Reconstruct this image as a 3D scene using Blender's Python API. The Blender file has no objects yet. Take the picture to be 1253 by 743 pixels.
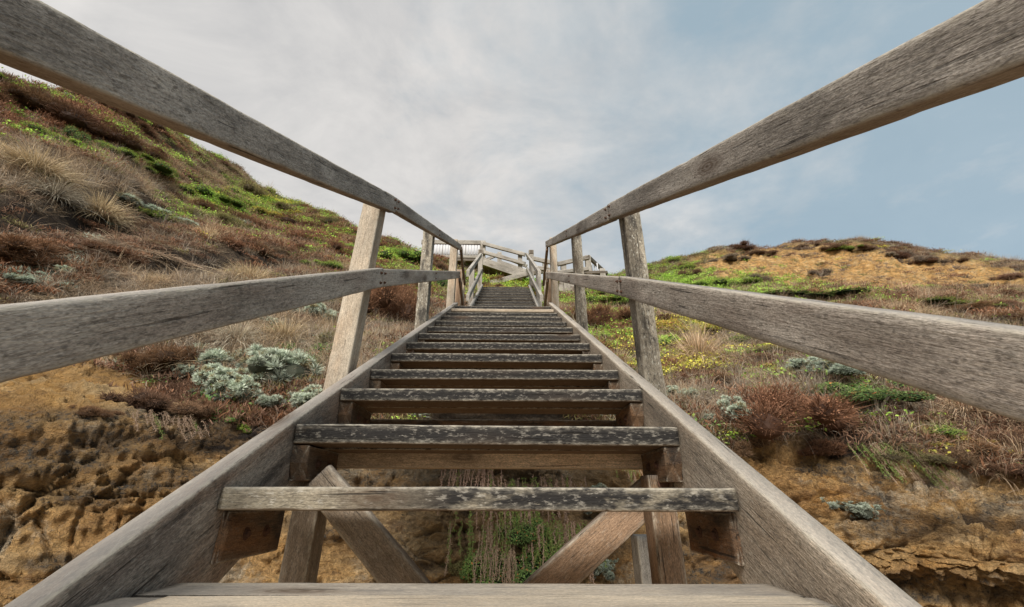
import bpy, math, random
import numpy as np
from mathutils import Vector, Matrix

random.seed(7)
RNG = np.random.default_rng(11)
sc = bpy.context.scene
COL = sc.collection

# ------------------------------------------------------------------ camera
F, PITCH, YAW, ROLL = 521.75, .42543, .0108, .0029
PW, PH = 1253.0, 743.0
fw = np.array([math.sin(YAW)*math.cos(PITCH), math.cos(YAW)*math.cos(PITCH), math.sin(PITCH)])
rt = np.array([math.cos(YAW), -math.sin(YAW), 0.0]); up = np.cross(rt, fw)
rt, up = rt*math.cos(ROLL)+up*math.sin(ROLL), -rt*math.sin(ROLL)+up*math.cos(ROLL)
cam = bpy.data.cameras.new('camera'); cam.sensor_width = 36; cam.lens = F/PW*36
cam.clip_start = .02; cam.clip_end = 6000
camo = bpy.data.objects.new('camera', cam); COL.objects.link(camo)
camo.matrix_world = Matrix(((rt[0], up[0], -fw[0], 0), (rt[1], up[1], -fw[1], 0), (rt[2], up[2], -fw[2], 0), (0, 0, 0, 1)))
sc.camera = camo

def ray(px, py):
    return fw + rt*(px-PW/2)/F - up*(py-PH/2)/F
def onX(px, py, X):
    d = ray(px, py); return d*(X/d[0])
def onY(px, py, Y):
    d = ray(px, py); return d*(Y/d[1])
def onR(px, py, r):
    d = ray(px, py); return d*(r/math.hypot(d[0], d[1]))
def project(P):
    d = P@fw
    return PW/2+F*(P@rt)/d, PH/2-F*(P@up)/d, d

# ------------------------------------------------------------------ noise
def _h(ix, iy, iz, s):
    n = (ix*374761393 + iy*668265263 + iz*1440662683 + s*974634777) & 0xffffffff
    n = ((n ^ (n >> 13))*1274126177) & 0xffffffff
    n = ((n ^ (n >> 16))*2246822519) & 0xffffffff
    return ((n ^ (n >> 15)) & 0xffff)/65535.0*2-1
def vnoise(p, s=0):
    i = np.floor(p).astype(np.int64); f = p-i; f = f*f*(3-2*f)
    x, y, z = i[..., 0], i[..., 1], i[..., 2]; fx, fy, fz = f[..., 0], f[..., 1], f[..., 2]
    def g(a, b, c): return _h(x+a, y+b, z+c, s)
    c00 = g(0,0,0)*(1-fx)+g(1,0,0)*fx; c10 = g(0,1,0)*(1-fx)+g(1,1,0)*fx
    c01 = g(0,0,1)*(1-fx)+g(1,0,1)*fx; c11 = g(0,1,1)*(1-fx)+g(1,1,1)*fx
    return (c00*(1-fy)+c10*fy)*(1-fz)+(c01*(1-fy)+c11*fy)*fz
def fbm(p, o=4, s=0):
    a, r = 1.0, 0; q = np.array(p, float)
    for k in range(o):
        r = r+a*vnoise(q, s+k); q = q*2.03+13.7; a *= .5
    return r/1.9
def worley(p, s=0):
    i = np.floor(p).astype(np.int64); f1 = np.full(p.shape[:-1], 9.); f2 = f1.copy(); val = np.zeros(p.shape[:-1])
    for a in (-1, 0, 1):
        for b in (-1, 0, 1):
            for c in (-1, 0, 1):
                x, y, z = i[..., 0]+a, i[..., 1]+b, i[..., 2]+c
                q = np.stack([x+.5+.45*_h(x, y, z, s), y+.5+.45*_h(x, y, z, s+1), z+.5+.45*_h(x, y, z, s+2)], -1)
                d = np.linalg.norm(p-q, axis=-1); v = _h(x, y, z, s+3); near = d < f1
                f2 = np.where(near, f1, np.minimum(f2, d)); val = np.where(near, v, val); f1 = np.where(near, d, f1)
    return f1, f2, val
def sstep(a, b, x):
    t = np.clip((x-a)/(b-a), 0, 1); return t*t*(3-2*t)

# ------------------------------------------------------------------ nodes
class NT:
    def __init__(s, t): s.t = t; s.n = t.nodes; s.l = t.links
    def new(s, typ, **kw):
        n = s.n.new(typ)
        for k, v in kw.items(): setattr(n, k, v)
        return n
    def link(s, a, b): s.l.new(a, b)
    def put(s, sock, v):
        if isinstance(v, bpy.types.NodeSocket): s.link(v, sock)
        else: sock.default_value = v
    def math(s, op, a, b=0.0, clamp=False):
        n = s.new('ShaderNodeMath', operation=op, use_clamp=clamp); s.put(n.inputs[0], a); s.put(n.inputs[1], b); return n.outputs[0]
    def vmul(s, v, k):
        n = s.new('ShaderNodeVectorMath', operation='MULTIPLY'); s.put(n.inputs[0], v); n.inputs[1].default_value = k; return n.outputs[0]
    def noise(s, v, scale, detail=4, rough=.6, dist=0.0):
        n = s.new('ShaderNodeTexNoise'); s.put(n.inputs['Vector'], v); n.inputs['Scale'].default_value = scale
        n.inputs['Detail'].default_value = detail; n.inputs['Roughness'].default_value = rough; n.inputs['Distortion'].default_value = dist
        return n.outputs['Fac']
    def ramp(s, f, stops):
        n = s.new('ShaderNodeValToRGB'); s.put(n.inputs[0], f); r = n.color_ramp
        while len(r.elements) < len(stops): r.elements.new(.5)
        for e, (p, c) in zip(r.elements, stops):
            e.position = p; e.color = (*c, 1) if isinstance(c, tuple) else (c, c, c, 1)
        return n.outputs[0]
    def mix(s, f, a, b, mode='MIX'):
        n = s.new('ShaderNodeMix', data_type='RGBA', blend_type=mode); n.clamp_factor = True
        s.put(n.inputs[0], f)
        for i, v in ((6, a), (7, b)):
            s.put(n.inputs[i], (*v, 1) if isinstance(v, tuple) else v)
        return n.outputs[2]
    def maprange(s, f, a, b, c=0.0, d=1.0):
        n = s.new('ShaderNodeMapRange'); n.clamp = True; s.put(n.inputs[0], f)
        for i, v in zip((1, 2, 3, 4), (a, b, c, d)): n.inputs[i].default_value = v
        return n.outputs[0]
    def attr(s, name):
        return s.new('ShaderNodeAttribute', attribute_name=name)
    def bump(s, h, strength, dist, normal=None):
        n = s.new('ShaderNodeBump'); s.put(n.inputs['Height'], h); n.inputs['Strength'].default_value = strength
        n.inputs['Distance'].default_value = dist
        if normal is not None: s.link(normal, n.inputs['Normal'])
        return n.outputs[0]
def material(name):
    m = bpy.data.materials.new(name); m.use_nodes = True; t = NT(m.node_tree); t.n.clear()
    o = t.new('ShaderNodeOutputMaterial'); b = t.new('ShaderNodeBsdfPrincipled'); t.link(b.outputs[0], o.inputs[0])
    b.inputs['Roughness'].default_value = .85; b.inputs['Specular IOR Level'].default_value = .25
    return m, t, b, o

def wood(name, A, B, dark=.4, flecks=.3, warm=None, warm_amt=0., speck=.35, black=(.022, .02, .019), pale=(.50, .46, .39), ends_dark=False, seam=None, bare=False, chalk=0., topgrey=.35):
    m, t, b, _ = material(name)
    gc = t.attr('grain').outputs['Vector']; wear = t.math('POWER', t.attr('wear').outputs['Fac'], 2.2)
    broad = t.noise(t.vmul(gc, (1, 5, 5)), 2.2, 4, .6, .3)
    col = t.mix(t.maprange(broad, .38, .62), A, B)
    col = t.mix(1., col, t.ramp(t.noise(t.vmul(gc, (1, 2, 2)), 1.4, 5, .7, .6), [(.34, .62), (.5, 1.), (.66, 1.18)]), 'MULTIPLY')
    if warm:
        wz = t.noise(t.vmul(gc, (1.2, 4, 4)), 3.1, 3, .5)
        col = t.mix(t.math('MULTIPLY', t.maprange(wz, .45, .7), warm_amt), col, warm)
    # grain lines running along the timber
    g1 = t.noise(t.vmul(gc, (1, 22, 22)), 9, 5, .7, .25)
    g2 = t.noise(t.vmul(gc, (1, 7, 7)), 30, 4, .75)
    grain = t.math('ADD', t.math('MULTIPLY', g1, .45), t.math('MULTIPLY', g2, .55))
    col = t.mix(1., col, t.ramp(grain, [(.30, .52), (.5, .97), (.68, 1.3)]), 'MULTIPLY')
    f4 = t.noise(t.vmul(gc, (1, 2.2, 2.2)), 170, 3, .75)
    col = t.mix(1., col, t.ramp(f4, [(.33, .62), (.5, 1.), (.67, 1.42)]), 'MULTIPLY')
    # pitted darker / paler flecks, short along the grain
    f1 = t.noise(t.vmul(gc, (1, 2.6, 2.6)), 48, 4, .75)
    col = t.mix(t.math('MULTIPLY', t.maprange(f1, .54, .62), speck), col, (.075, .064, .054))
    f3 = t.noise(t.vmul(gc, (1, 2.4, 2.4)), 46, 4, .75)
    col = t.mix(t.math('MULTIPLY', t.maprange(f3, .57, .64), flecks), col, pale)
    # black algae / char in broad blotches broken by bare wood
    bl = t.noise(t.vmul(gc, (1, 2.6, 2.6)), 4.5, 5, .65, .4)
    br = t.noise(t.vmul(gc, (1, 3.0, 3.0)), 55, 4, .75)
    lo = .74-.42*dark
    mask = t.math('MULTIPLY', t.maprange(bl, lo, lo+.12), t.maprange(br, .56+.22*dark, .46+.16*dark))
    if bare: 
        tb = t.new('ShaderNodeTexCoord'); sb = t.new('ShaderNodeSeparateXYZ'); t.link(tb.outputs['Object'], sb.inputs[0])
        mask = t.math('MULTIPLY', mask, t.maprange(t.math('ADD', sb.outputs[0], t.math('MULTIPLY', bl, .35)), -.22, .05, .04, 1.))
    if ends_dark: mask = t.math('MAXIMUM', mask, t.math('MULTIPLY', t.maprange(t.attr('endd').outputs['Fac'], .26, .05), t.maprange(bl, .35, .55)))
    col = t.mix(t.math('MULTIPLY', mask, min(1., dark*1.3)), col, black)
    if chalk: col = t.mix(t.math('MULTIPLY', t.maprange(f3, .56, .63), chalk), col, pale)
    # silvered where rain and sun reach it
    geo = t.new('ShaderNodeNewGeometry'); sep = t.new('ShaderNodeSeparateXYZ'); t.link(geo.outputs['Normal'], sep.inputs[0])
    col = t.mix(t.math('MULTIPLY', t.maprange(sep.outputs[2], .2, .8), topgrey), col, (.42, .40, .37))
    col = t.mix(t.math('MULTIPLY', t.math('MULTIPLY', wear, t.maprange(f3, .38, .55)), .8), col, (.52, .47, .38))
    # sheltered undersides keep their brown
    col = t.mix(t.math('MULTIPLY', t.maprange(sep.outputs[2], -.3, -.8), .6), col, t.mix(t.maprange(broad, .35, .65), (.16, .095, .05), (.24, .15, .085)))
    # knots
    kv = t.new('ShaderNodeTexVoronoi'); t.put(kv.inputs['Vector'], t.vmul(gc, (1.9, 5.5, 5.5))); kv.inputs['Scale'].default_value = 1.0
    kn = t.maprange(kv.outputs['Distance'], .17, .07); kr = t.math('SINE', t.math('MULTIPLY', kv.outputs['Distance'], 150))
    col = t.mix(t.math('MULTIPLY', kn, t.maprange(kr, -1, 1, .45, .85)), col, (.085, .055, .035))
    col = t.mix(t.math('MULTIPLY', t.maprange(kv.outputs['Distance'], .34, .15), .22), col, (.10, .07, .05))
    # cracks
    cr = t.noise(t.vmul(gc, (1, 38, 38)), 2.9, 3, .6, .1)
    crack = t.math('MULTIPLY', t.maprange(cr, .635, .668), t.maprange(t.noise(gc, 5, 2), .45, .55))
    col = t.mix(t.math('MULTIPLY', crack, .75), col, (.025, .02, .016))
    if seam:
        to = t.new('ShaderNodeTexCoord'); so_ = t.new('ShaderNodeSeparateXYZ'); t.link(to.outputs['Object'], so_.inputs[0])
        dd = t.math('ABSOLUTE', t.math('SUBTRACT', so_.outputs[1], seam)); lim_ = t.math('ADD', t.math('MULTIPLY', f4, .022), .001)
        col = t.mix(t.math('LESS_THAN', dd, lim_), col, (.03, .025, .02))
    t.link(col, b.inputs['Base Color'])
    h = t.math('SUBTRACT', t.math('ADD', grain, t.math('MULTIPLY', f1, .6)), t.math('MULTIPLY', crack, .9))
    t.link(t.bump(h, .85, .006), b.inputs['Normal'])
    return m

M = {}
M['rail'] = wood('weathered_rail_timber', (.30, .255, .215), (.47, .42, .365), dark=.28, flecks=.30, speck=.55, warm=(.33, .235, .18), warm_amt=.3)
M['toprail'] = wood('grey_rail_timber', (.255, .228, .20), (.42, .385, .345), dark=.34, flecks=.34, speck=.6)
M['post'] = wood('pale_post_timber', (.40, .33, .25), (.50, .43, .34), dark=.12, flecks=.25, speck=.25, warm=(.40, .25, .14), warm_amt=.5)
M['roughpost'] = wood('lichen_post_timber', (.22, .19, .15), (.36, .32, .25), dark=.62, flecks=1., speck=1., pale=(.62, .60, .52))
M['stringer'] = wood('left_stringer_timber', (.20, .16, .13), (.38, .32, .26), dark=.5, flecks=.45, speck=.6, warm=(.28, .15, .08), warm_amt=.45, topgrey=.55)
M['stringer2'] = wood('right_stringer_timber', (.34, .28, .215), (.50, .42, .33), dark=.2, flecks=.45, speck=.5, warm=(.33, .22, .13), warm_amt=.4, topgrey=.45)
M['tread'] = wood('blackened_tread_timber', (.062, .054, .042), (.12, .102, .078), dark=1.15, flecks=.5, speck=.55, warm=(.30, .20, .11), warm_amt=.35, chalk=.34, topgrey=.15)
M['treadbare'] = wood('half_bare_tread_timber', (.21, .18, .135), (.33, .285, .21), dark=1.0, flecks=.5, speck=.45, chalk=.4, bare=True, topgrey=.15)
M['treadpale'] = wood('pale_tread_timber', (.34, .27, .195), (.44, .36, .27), dark=.34, flecks=.3, speck=.3, topgrey=.3)
M['deck'] = wood('worn_tread_timber', (.36, .29, .215), (.46, .39, .30), dark=.46, ends_dark=True, seam=.8155, flecks=.35, speck=.35, warm=(.48, .37, .23), warm_amt=.5)
M['sandyboard'] = wood('sandy_board_timber', (.52, .40, .26), (.60, .48, .33), dark=.05, flecks=.3, speck=.15)
M['bracket'] = wood('brown_bracket_timber', (.075, .05, .032), (.145, .10, .065), dark=.55, flecks=.12, speck=.35, warm=(.26, .115, .04), warm_amt=.55)
M['beam'] = wood('tan_beam_timber', (.60, .44, .29), (.70, .54, .38), dark=.1, flecks=.1, speck=.2)
M['brace'] = wood('brown_brace_timber', (.21, .155, .105), (.31, .25, .19), dark=.14, flecks=.3, speck=.4)
M['redbrace'] = wood('red_brown_timber', (.19, .12, .072), (.30, .20, .13), dark=.2, flecks=.2, speck=.4)
M['far'] = wood('distant_grey_timber', (.27, .245, .21), (.36, .33, .29), dark=.2, flecks=.2, speck=.3)
M['darkfar'] = wood('distant_dark_timber', (.11, .09, .07), (.16, .135, .11), dark=.3, flecks=.1, speck=.3)
m, t, b, _ = material('rusty_iron')
tc = t.new('ShaderNodeTexCoord')
t.link(t.mix(t.noise(tc.outputs['Object'], 90, 4), (.045, .025, .018), (.13, .065, .04)), b.inputs['Base Color']); M['rust'] = m
m, t, b, _ = material('pale_weathered_picket_paint')
tc = t.new('ShaderNodeTexCoord')
t.link(t.mix(t.noise(tc.outputs['Object'], 9, 4), (.50, .50, .52), (.66, .65, .66)), b.inputs['Base Color']); M['picket'] = m

# ------------------------------------------------------------------ object helpers
def empty(name, loc=(0, 0, 0)):
    o = bpy.data.objects.new(name, None); o.location = loc; o.empty_display_size = .2; COL.objects.link(o); return o
def tag(o, label=None, cat=None, group=None, kind=None):
    if label: o['label'] = label
    if cat: o['category'] = cat
    if group: o['group'] = group
    if kind: o['kind'] = kind
    return o
def link(name, me, mat, parent=None, loc=None):
    o = bpy.data.objects.new(name, me); COL.objects.link(o)
    if mat is not None: me.materials.append(mat)
    if parent is not None:
        o.parent = parent
        if loc is None: o.location = -Vector(parent.location) if parent.parent is None else (0, 0, 0)
    if loc is not None: o.location = loc
    return o

def beam_mesh(name, p0, p1, w, h, hint=(0, 0, 1), bev=.004, seg=None, rough=.0012, taper=1.0, warp=.002, seed=None, vertical_cut=False, chamfer=0.0, chipk=1.2):
    """timber from p0 to p1: w across, h along hint; rings with slight irregularity, arris rounded"""
    p0, p1 = np.array(p0, float), np.array(p1, float); L = np.linalg.norm(p1-p0); x = (p1-p0)/L
    hz = np.array(hint, float); y = np.cross(hz, x); y /= np.linalg.norm(y); z = np.cross(x, y)
    if seed is None: seed = random.randint(0, 9999)
    n = max(2, int(L/seg) if seg else min(220, max(6, int(L/.02))))
    s = np.linspace(0, 1, n+1)
    W, H = w/2, h/2; e = min(bev*2.2, W*.5, H*.5)
    q = []  # (y,z,wear)
    def side(ax):
        return
    pts = [(-W+bev, -H, .6), (-W+bev+e, -H, .1), (0, -H, 0), (W-bev-e, -H, .1), (W-bev, -H, .6), (W-bev*.3, -H+bev*.3, 1),
           (W, -H+bev, .6), (W, -H+bev+e, .1), (W, 0, 0), (W, H-bev-e, .1), (W, H-bev, .6), (W-bev*.3, H-bev*.3, 1),
           (W-bev, H, .6), (W-bev-e, H, .1), (0, H, 0), (-W+bev+e, H, .1), (-W+bev, H, .6), (-W+bev*.3, H-bev*.3, 1),
           (-W, H-bev, .6), (-W, H-bev-e, .1), (-W, 0, 0), (-W, -H+bev+e, .1), (-W, -H+bev, .6), (-W+bev*.3, -H+bev*.3, 1)]
    pts = np.array(pts); K = len(pts)
    S, I = np.meshgrid(s, np.arange(K), indexing='ij')
    Y, Z, Wr = pts[I, 0], pts[I, 1], pts[I, 2]
    k = 1+(taper-1)*S
    Y = Y*k; Z = Z*k
    loc = np.stack([S*L, Y, Z], -1)
    off = seed*3.17
    nz = fbm(loc*np.array([9, 30, 30])+off, 3, 1); nb = fbm(loc*np.array([2.2, 2, 2])+off+50, 2, 3)
    rad = np.stack([np.zeros_like(Y), Y, Z], -1); rad /= (np.linalg.norm(rad, axis=-1, keepdims=True)+1e-9)
    chip = -np.clip(fbm(loc*np.array([16, 40, 40])+off+99, 2, 7)-.25, 0, 1)*bev*chipk*Wr
    d = (nz*rough+chip)[..., None]*rad
    wv = np.stack([0*nb, fbm(np.stack([S*L*1.3+off, S*0, S*0+3], -1), 2, 5)*warp, fbm(np.stack([S*L*1.3+off, S*0+9, S*0], -1), 2, 6)*warp], -1)
    loc2 = loc+d+wv
    if vertical_cut:   # keep ends plumb on a sloping timber
        sl = x[2]/max(1e-6, math.hypot(x[0], x[1]))
        loc2[..., 0] += loc2[..., 2]*sl*0 + np.where(S < .5, 1, 1)*0
    P = p0+loc2[..., 0:1]*x+loc2[..., 1:2]*y+loc2[..., 2:3]*z
    if vertical_cut:
        # slide each end ring along x so that the end face is vertical
        for r_, ring in ((0, P[0]), (n, P[n])):
            hdir = np.array([x[0], x[1], 0]); hdir /= np.linalg.norm(hdir)
            t_ = ((P[r_]-(p0 if r_ == 0 else p1))@hdir)/(x@hdir)
            P[r_] = P[r_]-t_[:, None]*x
    if chamfer:
        sel = (loc[0, :, 2] < 0)
        P[0][sel] += x*chamfer*(np.clip(-loc[0, sel, 2]/H, 0, 1))[:, None]
    V = P.reshape(-1, 3)
    ns = n+1
    i = np.arange(ns-1)[:, None]*K; j = np.arange(K)[None]; j2 = (j+1) % K
    Q = np.stack([i+j, i+j2, i+K+j2, i+K+j], -1).reshape(-1, 4).tolist()
    c0, c1 = len(V), len(V)+1
    V = np.vstack([V, P[0].mean(0), P[-1].mean(0)])
    Q += [(c0, (a+1) % K, a) for a in range(K)]
    b0 = (ns-1)*K
    Q += [(c1, b0+a, b0+(a+1) % K) for a in range(K)]
    me = bpy.data.meshes.new(name); me.from_pydata(V.tolist(), [], Q)
    sm = np.ones(len(Q), bool); sm[-2*K:] = False
    me.polygons.foreach_set('use_smooth', sm)
    a = me.attributes.new('grain', 'FLOAT_VECTOR', 'POINT')
    G = np.vstack([loc.reshape(-1, 3), [0, 0, 0], [L, 0, 0]])+np.array([off, off*.37 % 5, off*.71 % 5])
    a.data.foreach_set('vector', G.astype(np.float32).ravel())
    a = me.attributes.new('wear', 'FLOAT', 'POINT')
    a.data.foreach_set('value', np.concatenate([Wr.ravel(), [0, 0]]).astype(np.float32))
    a = me.attributes.new('endd', 'FLOAT', 'POINT')
    a.data.foreach_set('value', np.concatenate([np.minimum(S*L, L-S*L).ravel(), [0, 0]]).astype(np.float32))
    return me
def beam(name, p0, p1, w, h, mat, parent, **kw):
    return link(name, beam_mesh(name, p0, p1, w, h, **kw), M[mat], parent)
def join_meshes(name, ms):
    V, Fc, G, W, SM, E_ = [], [], [], [], [], []
    for me in ms:
        o = len(V); V += [tuple(v.co) for v in me.vertices]; Fc += [[o+i for i in p.vertices] for p in me.polygons]
        SM += [p.use_smooth for p in me.polygons]
        g = np.empty(len(me.vertices)*3, np.float32); me.attributes['grain'].data.foreach_get('vector', g); G.append(g)
        w = np.empty(len(me.vertices), np.float32); me.attributes['wear'].data.foreach_get('value', w); W.append(w)
        e_ = np.empty(len(me.vertices), np.float32); me.attributes['endd'].data.foreach_get('value', e_); E_.append(e_)
        bpy.data.meshes.remove(me)
    me = bpy.data.meshes.new(name); me.from_pydata(V, [], Fc); me.polygons.foreach_set('use_smooth', SM)
    a = me.attributes.new('grain', 'FLOAT_VECTOR', 'POINT'); a.data.foreach_set('vector', np.concatenate(G))
    a = me.attributes.new('wear', 'FLOAT', 'POINT'); a.data.foreach_set('value', np.concatenate(W))
    a = me.attributes.new('endd', 'FLOAT', 'POINT'); a.data.foreach_set('value', np.concatenate(E_))
    return me
def bolt(parent, c, axis, r=.011):
    """hex bolt head on a round washer"""
    ax = np.array(axis, float); ax /= np.linalg.norm(ax); u = np.cross(ax, (.3, .2, 1)); u /= np.linalg.norm(u); v = np.cross(ax, u); c = np.array(c, float)
    V, Fc = [], []
    def ring(n, rad, off, rot=0):
        b0 = len(V)
        for k in range(n):
            a = 2*math.pi*k/n+rot; V.append(tuple(c+ax*off+(u*math.cos(a)+v*math.sin(a))*rad))
        return b0
    def wallr(a, b_, n):
        for k in range(n): Fc.append((a+k, a+(k+1) % n, b_+(k+1) % n, b_+k))
    a = ring(16, r*1.55, -.004); b_ = ring(16, r*1.55, .002); wallr(a, b_, 16); Fc.append(tuple(range(b_, b_+16)))
    a = ring(6, r, .002, .3); b_ = ring(6, r, .007, .3); c_ = ring(6, r*.8, .009, .3); wallr(a, b_, 6); wallr(b_, c_, 6); Fc.append(tuple(range(c_, c_+6)))
    me = bpy.data.meshes.new('bolt'); me.from_pydata(V, [], Fc); return link('bolt', me, M['rust'], parent)

# ------------------------------------------------------------------ lower staircase
XL, XR = -.605, .495          # inner faces of the stringers
RUN, RISE, Y1, Z1 = .2922, .1645, .9687, .0216
def nose(Y): return Z1+RISE/RUN*(Y-Y1)
SL = RISE/RUN; CS = 1/math.hypot(1, SL)
stair = empty('timber_staircase', (0, -.9, -2.4))
tag(stair, 'weathered open-riser timber staircase with rails climbing the gully from the foreground to the small landing', 'staircase')

def stringer(x0, Ya, Yb, top_off, vert, parent, f=nose, sl=SL, w=.05, mat='stringer', **kw):
    cs = 1/math.hypot(1, sl); h = vert*cs
    za, zb = f(Ya)+top_off-vert/2, f(Yb)+top_off-vert/2
    return beam('stringer', (x0, Ya, za), (x0, Yb, zb), w, h, mat, parent, vertical_cut=True, bev=.006, rough=.0016, **kw)
stringer(XL-.026, -.9, 4.74, .012, .262, stair); stringer(XR+.026, -.9, 4.74, .022, .258, stair, mat='stringer2')

def tread_mesh(Yf, Zt, th=.046, dp=.245, xa=XL+.003, xb=XR-.003, seg=.012, gap=.007):
    a = (dp-gap)/2
    m1 = beam_mesh('tread', (xa, Yf+a/2, Zt-th/2), (xb, Yf+a/2, Zt-th/2), a, th, bev=.006, rough=.0026, seg=seg, chipk=2.6, warp=.004)
    m2 = beam_mesh('tread', (xa+.004, Yf+a*1.5+gap, Zt-th/2-.002), (xb-.004, Yf+a*1.5+gap, Zt-th/2-.002), a, th, bev=.004, rough=.0014, seg=seg*1.6)
    return join_meshes('tread', [m1, m2])
def bracket(side, Yf, Zb, parent, th=.045, hh=.092, ln=.235, start=.0, chamfer=.03):
    xin = XL if side < 0 else XR
    xc = xin-side*th/2-side*.001
    o = beam('bracket', (xc, Yf+start, Zb-hh/2-.001), (xc, Yf+start+ln, Zb-hh/2-.001), th, hh, 'bracket', parent, bev=.004, rough=.0018, chamfer=chamfer, seg=.012)
    for k in (.33, .68):
        if k < .5 or side > 0 or True:
            bolt(o, (xin-side*(th+.001), Yf+start+ln*k, Zb-hh*.5), (-side, 0, 0), .0085)
    return o
TY = {1: (.991, .0168), 2: (1.262, .187), 3: (1.548, .360), 12: (4.183, 1.832)}
for k in range(-2, 13):
    Yf, Zt = TY.get(k, (Y1+RUN*(k-1), Z1+RISE*(k-1)))
    if k == 0: Yf = .69; Zt -= .002
    th = {2: .054, 12: .036, 0: .05}.get(k, .046)
    mat = 'treadpale' if k == 12 else ('deck' if k <= 0 else ('treadbare' if k == 1 else 'tread'))
    o = link('tread', tread_mesh(Yf, Zt, th, .25 if k < 12 else .27, gap=.012 if k == 0 else .007), M[mat], stair)
    if k == 0: beam('nosing_strip', (-.50, .722, Zt+.004), (.44, .722, Zt+.004), .084, .012, 'sandyboard', stair, bev=.003)
    if k == 1: o['label'] = 'tread with a pale bare left half and chalky scratches'
    if k == 0: o['label'] = 'pale sandy worn tread of two boards'
    if k == 12: o['label'] = 'pale tan tread below the landing'
    for s in (-1, 1):
        if k == 1: bracket(s, Yf+.03, Zt-th, stair, th=.014, hh=.098, ln=.25, chamfer=.0)
        else: bracket(s, Yf+.012, Zt-th, stair)
# landing at the top of the flight
for i in range(4):
    y = 4.47+.005+i*.2
    o = beam('landing_board', (XL-.045, y+.095, 1.974), (XR+.045, y+.095, 1.974), .188, .045, 'tread' if i == 0 else 'deck', stair, bev=.005)
beam('landing_beam', (XL, 4.52, 1.87), (XR, 4.52, 1.87), .05, .15, 'tread', stair); beam('landing_beam', (XL, 5.15, 1.87), (XR, 5.15, 1.87), .05, .15, 'bracket', stair)
# bearers below the treads
beam('cross_beam', (XL+.002, 1.525, .117), (XR-.002, 1.525, .117), .045, .066, 'beam', stair)
beam('cross_beam', (XL+.002, 1.84, .262), (XR-.002, 1.84, .262), .045, .06, 'bracket', stair)
beam('cross_beam', (XL+.002, 3.3, 1.03), (XR-.002, 3.3, 1.03), .045, .08, 'bracket', stair)
# legs and diagonal bracing
pl = beam('support_post', (-.575, 1.405, .06), (-.588, 1.405, -2.6), .074, .09, 'brace', stair, hint=(0, 1, 0), bev=.006)
pr = beam('support_post', (.458, 1.41, .06), (.458, 1.41, -2.6), .074, .09, 'redbrace', stair, hint=(0, 1, 0), bev=.006)
bolt(pr, onY(812, 592, 1.36), (0, -1, 0), .011); bolt(pl, (-.575, 1.355, -.3), (0, -1, 0), .011)
a = (onY(387, 600, 1.335)+onY(418, 600, 1.335))/2; b_ = (onY(464, 711, 1.335)+onY(523, 711, 1.335))/2
dr = (b_-a)/np.linalg.norm(b_-a)
beam('brace', a-dr*.05, a+dr*1.25, .092, .04, 'brace', stair, hint=(0, 1, 0), bev=.008)
a = (onY(751, 625, 1.48)+onY(791, 626, 1.48))/2; b_ = (onY(652, 711, 1.48)+onY(702, 711, 1.48))/2
dr = (b_-a)/np.linalg.norm(b_-a)
beam('brace', a-dr*.10, a+dr*1.2, .098, .045, 'redbrace', stair, hint=(0, 1, 0), bev=.006)

# rails of the lower flight: (Y, top Z) pairs measured on the inner face plane
def rail(name, X, side, pts, vert, mat, w=.045, **kw):
    (ya, za), (yb, zb) = pts
    sl = (zb-za)/(yb-ya); h = vert/math.hypot(1, sl)
    return beam(name, (X+side*w/2, ya, za-vert/2), (X+side*w/2, yb, zb-vert/2), w, h, mat, stair, vertical_cut=True, bev=.006, rough=.0018, seg=.014, **kw)
RAILS = [('handrail', -.615, -1, ((-.9, -.142), (1.912, 1.508)), .104, 'toprail', (.06, 1.885)),
 ('handrail', -.617, -1, ((1.919, 1.507), (4.80, 3.025)), .088, 'toprail', (1.945, 3.22, 4.76)),
 ('mid_rail', -.615, -1, ((-.9, -.62), (1.857, 1.030)), .108, 'rail', (.06, 1.83)),
 ('mid_rail', -.617, -1, ((1.865, 1.028), (4.87, 2.660)), .103, 'rail', (1.892, 3.22, 4.82)),
 ('handrail', .505, 1, ((-.9, -.205), (1.777, 1.372)), .100, 'toprail', (.06, 1.74)),
 ('handrail', .507, 1, ((1.785, 1.370), (4.95, 3.180)), .098, 'toprail', (1.82, 3.12, 4.84)),
 ('mid_rail', .505, 1, ((-.9, -.595), (1.717, .920)), .104, 'rail', (.06, 1.69)),
 ('mid_rail', .507, 1, ((1.725, .920), (5.08, 2.780)), .100, 'rail', (1.752, 3.12, 4.84))]

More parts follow.
